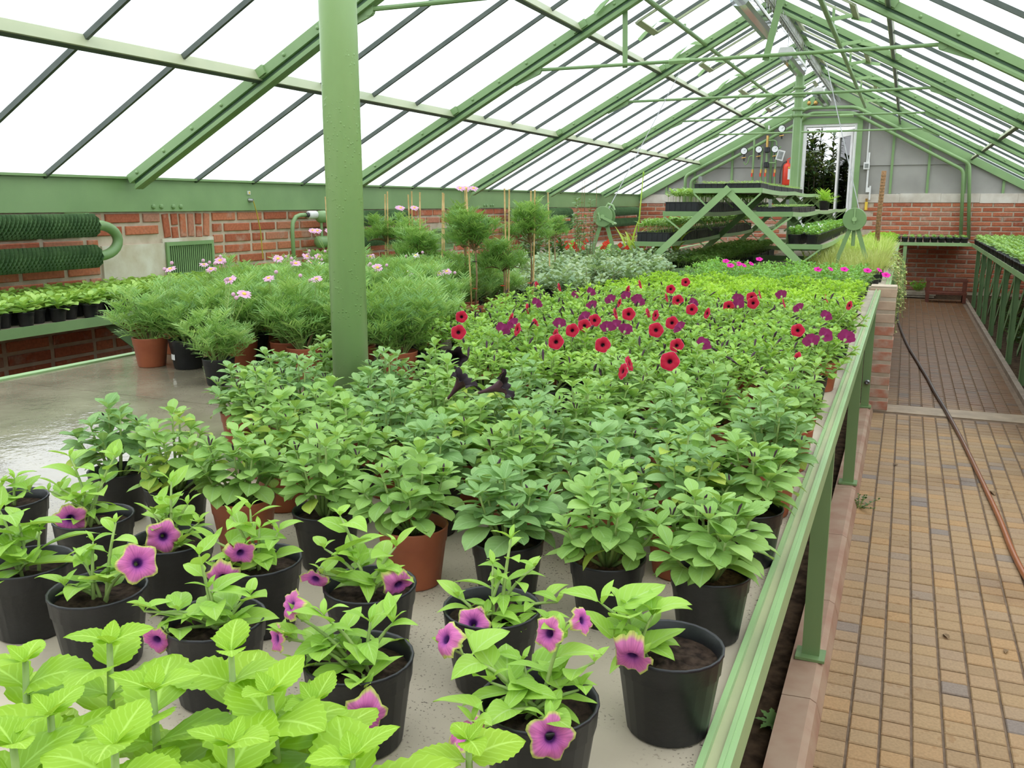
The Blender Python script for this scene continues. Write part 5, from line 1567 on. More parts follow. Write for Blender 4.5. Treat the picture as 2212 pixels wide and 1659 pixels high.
def bush_layout(sd, height=0.12, spread=0.075, nsh=11, per=9, lmax=0.050):
    """dome of shoots: returns stems (paths), leaves [(kind, variant, matrix)], buds [matrix]"""
    r = random.Random(sd)
    stems = []; leaves = []; buds = []
    for s in range(nsh):
        az = s * 2.39996 + r.uniform(-0.3, 0.3)
        q = math.sqrt((s + 0.3) / nsh)
        out = spread * q * r.uniform(0.9, 1.1)
        h = height * (1.05 - 0.50 * q * q) * r.uniform(0.88, 1.1)
        a = Vector((0.006 * math.cos(az), 0.006 * math.sin(az), 0.078))
        b = Vector((out * math.cos(az), out * math.sin(az), 0.078 + h))
        c = Vector((out * 0.75 * math.cos(az), out * 0.75 * math.sin(az), 0.078 + h * 0.45))
        path = [a * (1-t_)**2 + c * 2*t_*(1-t_) + b * t_**2 for t_ in (0, .25, .5, .75, 1)]
        stems.append([tuple(p) for p in path])
        a0 = r.uniform(0, 6.28)
        for i in range(per):
            f_ = 0.40 + 0.60 * (i + 0.5) / per
            s_ = f_ * 4; i0 = min(int(s_), 3)
            p = path[i0].lerp(path[i0 + 1], s_ - i0)
            la = a0 + i * 2.4
            if f_ < 0.8 and q > 0.4 and math.cos(la - az) < -0.2: la = az + r.uniform(-1.3, 1.3)
            size = lmax * (1.08 - 0.42 * f_) * r.uniform(0.78, 1.18)
            el = -0.50 + 1.0 * f_ + r.uniform(-0.25, 0.25)
            kind = 'y' if (f_ < 0.45 and r.random() < 0.15) else 'n'
            leaves.append((kind, r.randrange(3), frame(p, dirv(la, el), r.uniform(-0.35, 0.35), s=size)))
        for i in range(4):
            leaves.append(('n', 0, frame(path[-1], dirv(a0 + i * 1.6, 0.60 + r.uniform(-0.2, 0.35)), 0, s=lmax * 0.52 * r.uniform(0.8, 1.15))))
        if r.random() < 0.6:
            for k in range(r.randrange(1, 3)):
                buds.append(frame(path[-1] + Vector((0, 0, 0.001)), dirv(a0 + k * 2, 1.2), 0, s=r.uniform(0.40, 0.65)))
    return stems, leaves, buds
def proto_bush(sd, **kw):
    st, lv, bd = bush_layout(sd, **kw)
    m = MB()
    for p in st: m.tube(p, [0.0032, 0.0028, 0.0024, 0.002, 0.0014], 5)
    stem_me = m.mesh('stems', M['stem'], True)
    return stem_me, lv, bd
bush_protos = [proto_bush(100 + i, height=h, spread=s, lmax=l, nsh=n) for i, (h, s, l, n) in enumerate([(0.120, 0.068, 0.060, 10), (0.126, 0.072, 0.054, 12), (0.112, 0.072, 0.062, 10), (0.132, 0.066, 0.054, 12)])]
def joined(layout, leafgeos, mats, name='foliage', bud=True, stem_mat=1, bud_mat=2):
    st, lv, bd = layout
    m = MB()
    for k, q, mt in lv: m.merge(leafgeos[q % len(leafgeos)], mt, 0)
    for p in st: m.tube(p, [0.003, 0.0026, 0.0022, 0.0018, 0.0012], 4, mi=1)
    if bud:
        for mt in bd: m.merge(bud_geo(), mt, 2)
    return m.mesh(name, mats, True)
lg_bush = [leaf_geo(1.0, 0.56, 5, 1, 'spat', b, f_, 0.03, 0, 0.1, sd) for b, f_, sd in ((0.5, 0.20, 1), (0.9, 0.28, 2), (1.4, 0.15, 3))]
bush_joined = [joined(bush_layout(130 + i, 0.122, 0.074, 12, 9, 0.052), lg_bush, [M['lf_bush'], M['stem'], M['pt_bud']]) for i in range(5)]

GB = 'bushy flowerless petunias in mid bench'
bush_all = []
ORD = ['first', 'second', 'third', 'fourth', 'fifth', 'sixth', 'seventh', 'eighth', 'ninth', 'tenth', 'eleventh', 'twelfth']
def bush(x, y, k, terra, brown=False, detail=True, yel=False, lab=None, tall=False):
    r = random.Random(int(x * 1000) + int(y * 7777))
    col_ = 'orange-brown' if terra else 'black'
    t = thing('bushy_petunia', lab or 'bushy petunia', 'potted plant', (x, y, BZ), 0, GB + (' in orange-brown pots' if terra else ' in black pots'))
    obj('pot', POT_T if terra else POT_B2, t)
    obj('soil', SOIL_3 if brown else SOIL_2, t)
    rot = Matrix.Rotation(r.uniform(0, 6.28), 4, 'Z')
    sc = Matrix.Diagonal((1, 1, r.uniform(0.92, 1.08), 1))
    bush_all.append((y, x, t, col_, lab))
    if detail:
        st, lv, bd = bush_protos[k % 4]
        obj('stems', st, t, rot)
        base_leaf = bush_leaf_gr if r.random() < 0.45 else bush_leaf_me
        for kind, q, m in lv:
            obj('leaf', bush_leaf_ye[q % 2] if (kind == 'y' or (yel and q == 1)) else base_leaf[q], t, rot @ m)
        for m in bd: obj('bud', bud_me, t, rot @ m)
    else:
        stuff(obj('foliage', bush_joined[k % 5], t, rot @ sc))
    return t
# front row, as it stands on the bench
front = [(-1.287, 1.145, 0, 0), (-1.125, 1.119, 1, 0), (-0.974, 1.114, 2, 1), (-0.812, 1.118, 3, 0), (-0.650, 1.113, 0, 1), (-0.496, 1.119, 2, 0), (-0.342, 1.112, 1, 0), (-0.202, 1.121, 2, 0)]
for i, (x, y, k, te) in enumerate(front):
    lab = None
    if i == 6: lab = 'bushy petunia on a bare stem in a black pot of brown soil'
    if i == 7: lab = 'bushy petunia leaning in a black pot by the rail with a bent bare stem'
    if i == 1: lab = 'yellowing bushy petunia with a reddish tuft in a black pot, front row of bushes'
    if i == 0: lab = 'full bushy petunia in a black pot standing alone at the edge of the wet bench'
    bush(x, y, k, te, brown=(i in (6, 7)), yel=(i == 1), lab=lab)
rows = [
 (1.30, [(-1.05, 1), (-0.90, 0), (-0.735, 0), (-0.575, 1), (-0.415, 1), (-0.29, 1)]),
 (1.39, [(-0.200, 0)]),
 (1.46, [(-1.22, 1), (-1.06, 1), (-0.90, 1), (-0.74, 1), (-0.585, 1), (-0.43, 0), (-0.285, 1)])]
kk = 0
for y, xs_ in rows:
    for x, te in xs_:
        lab = 'bushy petunia with a yellow leaf in a black pot against the rail' if (x, y) == (-0.200, 1.39) else None
        bush(x + rng.uniform(-0.012, 0.012), y + rng.uniform(-0.015, 0.015), kk, te, yel=(kk % 5 == 0), lab=lab); kk += 1
for y, x0, x1 in ((1.63, -1.40, -0.215), (1.79, -1.46, -0.215), (1.95, -1.38, -0.215), (2.10, -0.62, -0.215)):
    n = int((x1 - x0) / 0.158) + 1
    for i in range(n):
        x = x0 + i * (x1 - x0) / max(1, n - 1)
        if math.hypot(x - XC, y - TRUSS[4]) < 0.115: continue
        if y > 1.9 and -1.02 < x < -0.66: continue
        bush(x + rng.uniform(-0.015, 0.015), y + rng.uniform(-0.02, 0.02), kk, rng.random() < 0.55, detail=(y < 1.9), yel=(kk % 6 == 0)); kk += 1
# name every bush by its row and its place counted from the edge rail
row_edges = [0, 1.21, 1.38, 1.545, 1.71, 1.87, 2.025, 9]
for k in range(7):
    row = sorted([b for b in bush_all if row_edges[k] <= b[0] < row_edges[k + 1]], key=lambda b: -b[1])
    for i, (yy, xx, t, c_, lab) in enumerate(row):
        if not lab:
            t['label'] = 'bushy petunia in %s pot, %s row of bushes, %s from the edge rail' % (c_, 'front' if k == 0 else ORD[k], ORD[i])
# the near-black trumpets among the bushes
blk = MB().merge(petunia_geo(1.0, 0.95, 5, 0.16, 3, 0.34, 0.02, 0.10, cone=True)).mesh('corolla', M['pt_black'], True)
blk2 = MB().tube([(0, 0, -1.05), (0, 0, -0.88)], [0.03, 0.08], 6).mesh('calyx', M['stem'], True)
roots = [o for o in bpy.data.objects if o.name.startswith('bushy_petunia') and o.parent is None]
def attach(roots, pos, me_c, nrm, D, cal=None, name='flower', mat_roll=0.0):
    p = Vector(pos)
    h = min(roots, key=lambda o: (o.location.x - p.x)**2 + (o.location.y - p.y)**2)
    lp = p - h.location
    fo = bpy.data.objects.new(name, None); fo.empty_display_size = 0.02; col.objects.link(fo); fo.parent = h
    fo.matrix_basis = facing(lp, nrm, mat_roll, D)
    obj('corolla', me_c, fo)
    if cal: obj('calyx', cal, fo)
    tail = lp - Vector(nrm).normalized() * D * 0.8
    MB().tube([(lp.x * 0.5, lp.y * 0.5, min(0.16, lp.z - 0.03)), tuple((tail + Vector((lp.x * 0.7, lp.y * 0.7, lp.z - 0.02))) / 2), tuple(tail)], 0.0013, 5).build('flower_stalk', M['stem'], h, True)
    return fo
attach(roots, (BLACKF[0][0], BLACKF[0][1], 1.03), blk, (0.35, -0.90, 0.15), 0.062, blk2)
attach(roots, (BLACKF[1][0], BLACKF[1][1], 1.06), blk, (0.62, 0.05, 0.75), 0.066, blk2)
attach(roots, (BLACKF[2][0], BLACKF[2][1], 1.055), blk, (0.85, 0.15, 0.30), 0.070, blk2)

# ================================================================ red petunias
lg_red = [leaf_geo(1.0, 0.52, 4, 1, 'spat', b, f_, 0.03, 0, 0.1, sd) for b, f_, sd in ((0.5, 0.2, 1), (0.9, 0.28, 2), (1.3, 0.15, 3))]
red_joined = []
for i in range(5):
    lay = bush_layout(160 + i, 0.110, 0.092, 15, 9, 0.047)
    st, lv, bd = lay
    r = random.Random(400 + i)
    bd = [frame(Vector(p[-1]), dirv(r.uniform(0, 6.28), r.uniform(0.4, 1.3)), 0, s=r.uniform(0.8, 1.25)) for p in st if r.random() < 0.42]
    red_joined.append(joined((st, lv, bd), lg_red, [M['lf_red'], M['stem'], M['pt_bud']]))
def front_y(x):
    return float(np.interp(x, [-1.6, -1.25, -1.04, -0.8, -0.57, -0.4, -0.25, -0.1], [2.75, 2.35, 2.10, 1.98, 2.03, 2.22, 2.30, 2.45]))
def back_y(x):
    return float(np.interp(x, [-1.6, -1.5, -1.3, -1.1, -0.85, -0.63, -0.37, -0.1], [3.0, 3.5, 3.9, 4.3, 4.1, 3.85, 3.9, 3.75]))
red_roots = []
red_count = {}
y = 1.98
j = 0
while y < 4.4:
    x = -0.225 - (0.085 if j % 2 else 0.0)
    while x > -1.60:
        if front_y(x) <= y <= back_y(x):
            te = rng.random() < 0.35
            px, py = x + rng.uniform(-0.018, 0.018), y + rng.uniform(-0.018, 0.018)
            t = thing('red_petunia', 'leafy petunia with dark buds in the crimson-flowered bed', 'potted plant', (px, py, BZ), 0, 'crimson petunia bed')
            obj('pot', POT_T if te else POT_B2, t); obj('soil', SOIL_2, t)
            stuff(obj('foliage', red_joined[rng.randrange(5)], t, Matrix.Rotation(rng.uniform(0, 6.28), 4, 'Z') @ Matrix.Diagonal((1, 1, rng.uniform(0.9, 1.1), 1))))
            red_roots.append(t)
        x -= 0.172
    y += 0.152; j += 1
red_c = [MB().merge(petunia_geo(1.0, 0.55, 5, 0.06, sd, 0.10, 0.03, 0.05, ns=30)).mesh('corolla', M['pt_red'], True) for sd in (1, 2)]
mag_c = [MB().merge(petunia_geo(1.0, 0.60, 5, 0.08, sd, 0.12, 0.06, 0.08, ns=30)).mesh('corolla', M['pt_mag'], True) for sd in (3, 4)]
for i, (x, y, kd) in enumerate(REDF):
    r = random.Random(700 + i)
    tocam = (CAMP - Vector((x, y, 1.045))).normalized()
    right = Vector((0.916, 0.400, 0))
    D = 0.044 * r.uniform(0.9, 1.1)
    if kd == 'R':
        n_ = tocam + Vector((0, 0, 0.25)) + right * r.uniform(-0.25, 0.25); me = red_c[i % 2]
    elif kd == 'r':
        n_ = tocam * 0.35 + right * r.choice((-1, 1)) * 0.9 + Vector((0, 0, 0.3)); me = red_c[i % 2]; D *= 0.9
    else:
        n_ = -tocam * 0.7 + right * r.uniform(-0.7, 0.7) + Vector((0, 0, 0.55)); me = mag_c[i % 2]; D *= 1.05
    fo = attach(red_roots, (x, y, 1.045 + r.uniform(-0.008, 0.008)), me, tuple(n_), D, calyx_me)
    red_count.setdefault(fo.parent, []).append(kd)
for t in red_roots:
    ks = red_count.get(t, [])
    a, b, c = ks.count('R'), ks.count('r'), ks.count('m')
    pot = 'orange-brown' if any(ch.data and ch.data.name.startswith('pot') and ch.data.materials[0] == M['terracotta'] for ch in t.children) else 'black'
    num = ['no', 'one', 'two', 'three', 'four', 'five', 'six']
    if not ks: txt = 'dark-budded petunia without open flowers'
    else:
        bits = []
        if a: bits.append('%s open crimson' % num[a])
        if b: bits.append('%s sideways red' % num[b])
        if c: bits.append('%s purple-backed' % num[c])
        txt = 'petunia with ' + ' and '.join(bits[:2]) + (' flower' if len(ks) == 1 else ' flowers')
    t['label'] = txt + ' in the crimson bed'
    t['group'] = 'crimson bed: ' + txt

# ================================================================ lime bed and cerise-flowered bed
lg_lb = [leaf_geo(1.0, 0.42, 4, 1, 'lance', b, f_, 0.0, 0, 0.08, sd) for b, f_, sd in ((0.5, 0.25, 1), (0.9, 0.2, 2), (1.2, 0.2, 3))]
lime_joined = [joined(bush_layout(200 + i, 0.080, 0.085, 12, 8, 0.052), lg_lb, [M['lf_limebed'], M['stem'], M['pt_greenbud']], bud=False) for i in range(4)]
vin_joined = [joined(bush_layout(220 + i, 0.095, 0.085, 12, 8, 0.050), lg_lb, [M['lf_vinca'], M['stem'], M['pt_bud']], bud=False) for i in range(4)]
POT_S = pot_mesh(0.048, 0.082, M['black'], 14)
SOIL_S = soil_mesh(0.045, 0.069, M['soil'], 4, 14)
def bed(name, label, group, meshes, ya, yb, xa, xb, dx, dy, inside):
    out = []
    y = ya; j = 0
    while y < yb:
        x = xb - (dx / 2 if j % 2 else 0)
        while x > xa:
            if inside(x, y):
                t = thing(name, label, 'potted plant', (x + rng.uniform(-0.02, 0.02), y + rng.uniform(-0.02, 0.02), BZ), 0, group)
                obj('pot', POT_S, t); obj('soil', SOIL_S, t)
                stuff(obj('foliage', rng.choice(meshes), t, Matrix.Rotation(rng.uniform(0, 6.28), 4, 'Z') @ Matrix.Diagonal((1, 1, rng.uniform(0.88, 1.12), 1))))
                out.append(t)
            x -= dx
        y += dy; j += 1
    return out
lime_roots = bed('lime_bedding_plant', 'low lime-green bedding plant in the bright bed behind the crimson petunias', 'lime bedding plants', lime_joined, 3.75, 5.35, -1.45, -0.24, 0.155, 0.150, lambda x, y: y > back_y(x) + 0.05)
vin_roots = bed('cerise_bedding_plant', 'glossy green bedding plant with cerise flowers in front of the tiered rack', 'cerise bedding plants', vin_joined, 5.40, 6.35, -1.25, -0.24, 0.160, 0.155, lambda x, y: True)
cer = MB().merge(petunia_geo(1.0, 0.4, 5, 0.03, 5, 0.2, 0.02, 0.0, ns=20)).mesh('corolla', M['pt_cerise'], True)
for i, (x, y) in enumerate(MAGF):
    attach(vin_roots, (x, y, 1.035), cer, (0.15, -0.5, 0.85), 0.050)
    if i % 2 == 0: attach(vin_roots, (x + 0.06, y + 0.12, 1.03), cer, (0.5, -0.3, 0.7), 0.040)
for t in vin_roots:
    if not any(ch.name.startswith('flower') for ch in t.children):
        t['label'] = 'glossy green bedding plant not in flower, in front of the tiered rack'; t['group'] = 'glossy bedding plants not in flower'

# ================================================================ marguerites
fg = [feather_geo(1.0, 0.40, 4, 0.046, sd) for sd in (1, 2, 3)]
def marg_mesh(sd, height, spread, nsh, per, lmax, ball=False, name='foliage'):
    r = random.Random(sd)
    m = MB()
    for s in range(nsh):
        az = r.uniform(0, 6.28)
        if ball:
            el = r.uniform(-0.35, 1.4)
            tip = Vector(dirv(az, el)) * spread * r.uniform(0.65, 1.0)
            a = Vector((0, 0, -0.02))
            tip.z *= 1.15
        else:
            out = spread * math.sqrt(r.random())
            tip = Vector((out * math.cos(az), out * math.sin(az), 0.075 + height * r.uniform(0.55, 1.05) * (1 - 0.35 * (out / spread)**2)))
            a = Vector((0.01 * math.cos(az), 0.01 * math.sin(az), 0.075))
        c = a.lerp(tip, 0.5) + Vector((-tip.x * 0.06, -tip.y * 0.06, 0.02)) if ball else Vector((tip.x * 0.45, tip.y * 0.45, a.z + (tip.z - a.z) * 0.62))
        path = [a * (1-t_)**2 + c * 2*t_*(1-t_) + tip * t_**2 for t_ in (0, .3, .65, 1)]
        m.tube([tuple(p) for p in path], [0.0026, 0.0022, 0.0017, 0.001], 4, mi=1, cap=False)
        for i in range(per):
            f_ = (0.30 + 0.70 * (i + 0.5) / per)
            s_ = f_ * 3; i0 = min(int(s_), 2)
            p = path[i0].lerp(path[i0 + 1], s_ - i0)
            m.merge(fg[r.randrange(3)], frame(p, dirv(i * 2.4 + az, r.uniform(0.0, 0.5) + 0.6 * f_), r.uniform(-0.4, 0.4), s=lmax * r.uniform(0.75, 1.15)), 0)
        for i in range(4):
            m.merge(fg[i % 3], frame(path[-1], dirv(i * 1.57 + az, 0.95), 0, s=lmax * 0.7), 0)
    return m.mesh(name, [M['lf_marg'], M['woody'] if ball else M['stem']], True)
marg_me = [marg_mesh(300 + i, 0.215, 0.135, 26, 7, 0.088) for i in range(4)]
head_me = [marg_mesh(320 + i, 0.1, 0.105, 20, 7, 0.080, True) for i in range(3)]
daisy_p = [MB().merge(daisy_geo(1.0, 15, i, 0.3)).mesh('petals', M['pt_daisy']) for i in range(2)]
daisy_w = MB().merge(daisy_geo(1.0, 15, 5, 0.8)).mesh('petals', M['pt_daisyw'])
disc_me = MB().lathe([(0.15, 0.0), (0.15, 0.03), (0.10, 0.07), (0.0, 0.085)], 10).mesh('disc', M['yellow'], True)
POT_MT = pot_mesh(0.062, 0.105, M['terracotta'])
POT_MB = pot_mesh(0.062, 0.105, M['black'])
SOIL_M = soil_mesh(0.057, 0.087, M['soil'], 6)
wood_me = MB().tube([(0, 0, 0.08), (0.012, 0.004, 0.11), (0.03, 0.0, 0.16)], [0.005, 0.0045, 0.003], 6).tube([(0, 0, 0.08), (-0.012, 0.008, 0.12), (-0.03, 0.012, 0.16)], [0.005, 0.004, 0.003], 6).tube([(0.0, 0, 0.08), (0.004, -0.014, 0.12), (0.008, -0.03, 0.16)], [0.005, 0.004, 0.003], 6).mesh('woody_base', M['woody'], True)

margs = [(-2.44, 2.36, 1), (-2.29, 2.38, 0), (-1.985, 2.195, 0), (-2.09, 2.42, 1), (-2.17, 2.58, 0), (-1.93, 2.48, 1), (-1.80, 2.40, 1), (-1.66, 2.50, 1), (-1.575, 2.70, 0), (-1.70, 3.00, 0), (-1.74, 3.14, 0), (-1.62, 2.90, 1), (-1.47, 2.45, 1), (-1.92, 2.70, 0)]
y = 2.62; j = 0
while y < 4.2:
    x = -2.56 + (0.1 if j % 2 else 0)
    while x < -1.80 + 0.0 * y:
        if all((x - a)**2 + (y - b)**2 > 0.125**2 for a, b, _ in margs):
            margs.append((x + rng.uniform(-0.02, 0.02), y + rng.uniform(-0.02, 0.02), 1 if rng.random() < 0.45 else 0))
        x += 0.195
    y += 0.165; j += 1
marg_roots = []
for i, (x, y, te) in enumerate(margs):
    lab = 'feathery marguerite in %s pot on the wet bench' % ('an orange-brown' if te else 'a black')
    if i == 0: lab = 'feathery marguerite in a stained orange pot by the left bench rail'
    if i == 1: lab = 'feathery marguerite in a black pot with a small white label'
    if i == 2: lab = 'small feathery marguerite on forked woody stem in a black pot standing out in front'
    t = thing('potted_marguerite', lab, 'potted plant', (x, y, BZ), 0, None if i < 3 else 'marguerites in %s pots' % ('orange-brown' if te else 'black'))
    sc = Matrix.Scale(0.82 if i == 2 else 1.0, 4)
    obj('pot', POT_MT if te else POT_MB, t, sc); obj('soil', SOIL_M, t, sc)
    rot = Matrix.Rotation(rng.uniform(0, 6.28), 4, 'Z')
    obj('woody_base', wood_me, t, rot)
    stuff(obj('foliage', marg_me[i % 4], t, rot @ Matrix.Diagonal((1, 1, rng.uniform(0.88, 1.1), 1)) @ sc))
    if i == 1:
        mb = MB(); v = []; f = []
        for q in range(4):
            a = math.radians(-140 + 14 * q)
            for z in (0.035, 0.055): v.append((0.0545 * math.cos(a), 0.0545 * math.sin(a), z))
        for q in range(3): f.append((2*q, 2*q+2, 2*q+3, 2*q+1))
        mb.add(v, f).build('pot_label', M['white'], t)
    marg_roots.append(t)
DAISY = [(-2.397, 2.437), (-2.504, 2.76), (-2.546, 2.862), (-2.60, 3.419), (-2.55, 3.236), (-1.919, 2.381), (-1.87, 2.20), (-1.985, 2.272), (-2.5, 3.473), (-2.399, 3.335), (-1.773, 2.444), (-2.393, 3.264), (-1.916, 3.046), (-1.702, 3.231), (-1.691, 3.144), (-1.779, 3.048), (-2.55, 3.448), (-2.50, 2.719), (-2.2, 2.9), (-2.1, 3.2), (-2.3, 3.6), (-2.0, 3.5)]
for i, (x, y) in enumerate(DAISY):
    r = random.Random(900 + i)
    z = 1.135 + r.uniform(-0.01, 0.04)
    h = min(marg_roots, key=lambda o: (o.location.x - x)**2 + (o.location.y - y)**2)
    lp = Vector((x, y, z)) - h.location
    fo = bpy.data.objects.new('daisy_flower', None); fo.empty_display_size = 0.02; col.objects.link(fo); fo.parent = h
    fo.matrix_basis = facing(lp, (r.uniform(-0.1, 0.5), r.uniform(-0.7, -0.1), 0.8), r.uniform(0, 6), 0.044 * r.uniform(0.85, 1.1))
    obj('petals', daisy_w if i % 6 == 3 else daisy_p[i % 2], fo); obj('disc', disc_me, fo)
    MB().tube([(lp.x * 0.6, lp.y * 0.6, 0.20), (lp.x * 0.9, lp.y * 0.9, lp.z - 0.04), tuple(lp - Vector((0, 0, 0.002)))], 0.0012, 5).build('flower_stalk', M['stem'], h)
    for k in range(2):
        q = lp + Vector((r.uniform(-0.06, 0.06), r.uniform(-0.06, 0.06), r.uniform(-0.02, 0.02)))
        b = MB().lathe([(0.004, 0), (0.0065, 0.004), (0.006, 0.009), (0.002, 0.012)], 7, tuple(q), cap1=True)
        b.build('flower_bud', M['pt_daisy'], h, True)
        MB().tube([(q.x * 0.7, q.y * 0.7, 0.20), tuple(q)], 0.001, 4).build('bud_stalk', M['stem'], h)

for i, t in enumerate(marg_roots):
    n = sum(1 for ch in t.children if ch.name.startswith('daisy_flower'))
    if i >= 3:
        pot = 'an orange-brown' if margs[i][2] else 'a black'
        txt = 'feathery marguerite ' + (['without daisies', 'with one daisy', 'with two daisies', 'with three daisies', 'with four daisies', 'with five daisies'][n]) + ' in %s pot' % pot
        t['label'] = txt; t['group'] = 'marguerites: ' + txt
# ---- staked standard marguerites
STD = [(-2.63, 3.72, 0.615, 0.20, 1), (-2.58, 4.20, 0.63, 0.40, 0), (-2.40, 4.16, 0.635, 0.33, 1), (-2.27, 4.02, 0.635, 0.31, 0), (-2.12, 3.98, 0.62, 0.22, 1), (-1.90, 3.78, 0.63, 0.40, 1), (-1.735, 3.56, 0.63, 0.40, 1), (-1.68, 3.74, 0.63, 0.30, 1), (-1.62, 3.92, 0.63, 0.42, 0), (-1.86, 4.86, 0.64, 0.40, 0)]
stake_top = []
for i, (x, y, hs, hz, te) in enumerate(STD):
    r = random.Random(1000 + i)
    t = thing('staked_marguerite', 'standard marguerite tied to bamboo canes in %s pot behind the column' % ('an orange-brown' if te else 'a black'), 'potted plant', (x, y, BZ), 0, 'staked standard marguerites in %s pots' % ('orange-brown' if te else 'black'))
    obj('pot', POT_MT if te else POT_MB, t, Matrix.Scale(1.12, 4)); obj('soil', SOIL_M, t, Matrix.Scale(1.12, 4))
    for k in range(1 + (i % 3 != 0)):
        dx, dy = r.uniform(-0.03, 0.03), r.uniform(-0.025, 0.025)
        lean = r.uniform(-0.025, 0.025)
        hh = hs + r.uniform(-0.02, 0.01)
        mb = MB()
        z = 0.06; seg = []
        while z < hh:
            seg.append((z, 0.0040)); z2 = min(z + 0.16, hh)
            seg.append((z2 - 0.006, 0.0037)); seg.append((z2 - 0.002, 0.0050)); z = z2
        mb.tube([(dx + lean * (q - 0.06) / hh, dy, q) for q, _ in seg], [w for _, w in seg], 7)
        mb.build('bamboo_cane', M['bamboo'], t, True)
    MB().tube([(0, 0, 0.09), (0.008, 0.004, hz * 0.5 + 0.05), (0, 0, hz + 0.08)], [0.0045, 0.004, 0.003], 6).build('trunk', M['woody'], t, True)
    for k in range(2):
        MB().tube([(0.012 * math.cos(a), 0.012 * math.sin(a), 0.2 + 0.12 * k) for a in np.linspace(0, 6.2, 8)], 0.0014, 4, cap=False).build('tie', M['rubber'] if k else M['reddot'], t)
    stuff(obj('foliage', head_me[i % 3], t, Matrix.Translation((0, 0, hz - 0.01)) @ Matrix.Rotation(r.uniform(0, 6), 4, 'Z') @ Matrix.Scale(0.82 if i == 9 else 1.12, 4)))
    if i in (0, 3, 5):
        for k in range(3):
            q = Vector((r.uniform(-0.09, 0.09), r.uniform(-0.09, 0.02), hz + 0.09 + 0.15))
            fo = bpy.data.objects.new('daisy_flower', None); fo.empty_display_size = 0.02; col.objects.link(fo); fo.parent = t
            fo.matrix_basis = facing(q, (0.3, -0.4, 0.8), 0, 0.045)
            obj('petals', daisy_p[0], fo); obj('disc', disc_me, fo)
            MB().tube([(0, 0, hz + 0.12), tuple(q)], 0.0012, 4).build('flower_stalk', M['stem'], t)

# ================================================================ silver-green bed
lg_round = [leaf_geo(1.0, 0.85, 4, 1, 'round', 0.5, 0.12, 0.02, 0, 0.15, s) for s in (1, 2)]
def shrub_mesh(sd, height, spread, nsh, per, lmax, lgs, mats, z0=0.07, up=0.5, low=0.25):
    r = random.Random(sd)
    m = MB()
    for s in range(nsh):
        az = r.uniform(0, 6.28)
        out = spread * math.sqrt(r.random())
        tip = Vector((out * math.cos(az), out * math.sin(az), z0 + height * r.uniform(0.6, 1.05) * (1 - 0.3 * (out / spread)**2)))
        a = Vector((0.008 * math.cos(az), 0.008 * math.sin(az), z0))
        c = Vector((tip.x * 0.5, tip.y * 0.5, a.z + (tip.z - a.z) * 0.6))
        path = [a * (1-t_)**2 + c * 2*t_*(1-t_) + tip * t_**2 for t_ in (0, .33, .66, 1)]
        m.tube([tuple(p) for p in path], [0.0024, 0.002, 0.0016, 0.001], 4, mi=1, cap=False)
        for i in range(per):
            f_ = low + (1 - low) * (i + 0.5) / per
            s_ = f_ * 3; i0 = min(int(s_), 2)
            p = path[i0].lerp(path[i0 + 1], s_ - i0)
            m.merge(lgs[r.randrange(len(lgs))], frame(p, dirv(i * 2.4 + az, r.uniform(-0.2, 0.4) + up * f_), r.uniform(-0.4, 0.4), s=lmax * r.uniform(0.7, 1.2)), 0)
    return m.mesh('foliage', mats, True)
grey_me = [shrub_mesh(400 + i, 0.17, 0.11, 18, 12, 0.028, lg_round, [M['lf_grey'], M['stem'] if i % 2 else M['woody']]) for i in range(4)]
bed('silver_leaved_plant', 'silver-green small-leaved plant in the grey bed behind the staked marguerites', 'silver-leaved bed', grey_me, 4.30, 7.3, -2.55, -1.42, 0.165, 0.165,
    lambda x, y: (x > -1.95 or y > 4.55) and (x < -1.50 or y > 4.65) and not (-2.40 < x < -2.0 and y > 6.6) and not (x > -1.60 and y > 5.9))

# ================================================================ begonias, roses, strap leaves around the crank
beg_me = [shrub_mesh(420 + i, 0.20, 0.10, 10, 8, 0.052, [leaf_geo(1.0, 0.62, 4, 1, 'ovate', 0.8, 0.15, 0.03, 0, 0.12, 1)], [M['lf_vinca'], M['woody']]) for i in range(2)]
scar = MB().merge(petunia_geo(1.0, 0.2, 4, 0.05, 1, 0.3, 0.05, 0.2, ns=16)).mesh('corolla', M['pt_scarlet'], True)
for i, (x, y) in enumerate([(-2.36, 6.55), (-2.52, 6.75), (-2.42, 6.95), (-2.05, 7.05), (-2.55, 7.15), (-2.28, 7.3), (-2.10, 6.62)]):
    t = thing('begonia', 'red-flowered begonia in a pot beside the handled crank winch', 'potted plant', (x, y, BZ), 0, 'begonias by the crank')
    obj('pot', POT_S if i % 2 else POT_T, t); obj('soil', SOIL_S, t)
    stuff(obj('foliage', beg_me[i % 2], t, Matrix.Rotation(i * 1.3, 4, 'Z')))
    for k in range(4 if i in (0, 2) else 2):
        r = random.Random(i * 10 + k)
        obj('flower', scar, t, facing((r.uniform(-0.05, 0.05), r.uniform(-0.08, 0.0), 0.25 + r.uniform(-0.03, 0.03)), (0.3, -0.8, 0.4), 0, 0.045))
dark_me = [shrub_mesh(440 + i, 0.40, 0.13, 14, 16, 0.048, [leaf_geo(1.0, 0.5, 4, 1, 'ovate', 0.6, 0.2, 0.02, 0, 0.1, 1)], [M['lf_dark'], M['woody']], 0.08, 0.4, 0.3) for i in range(2)]
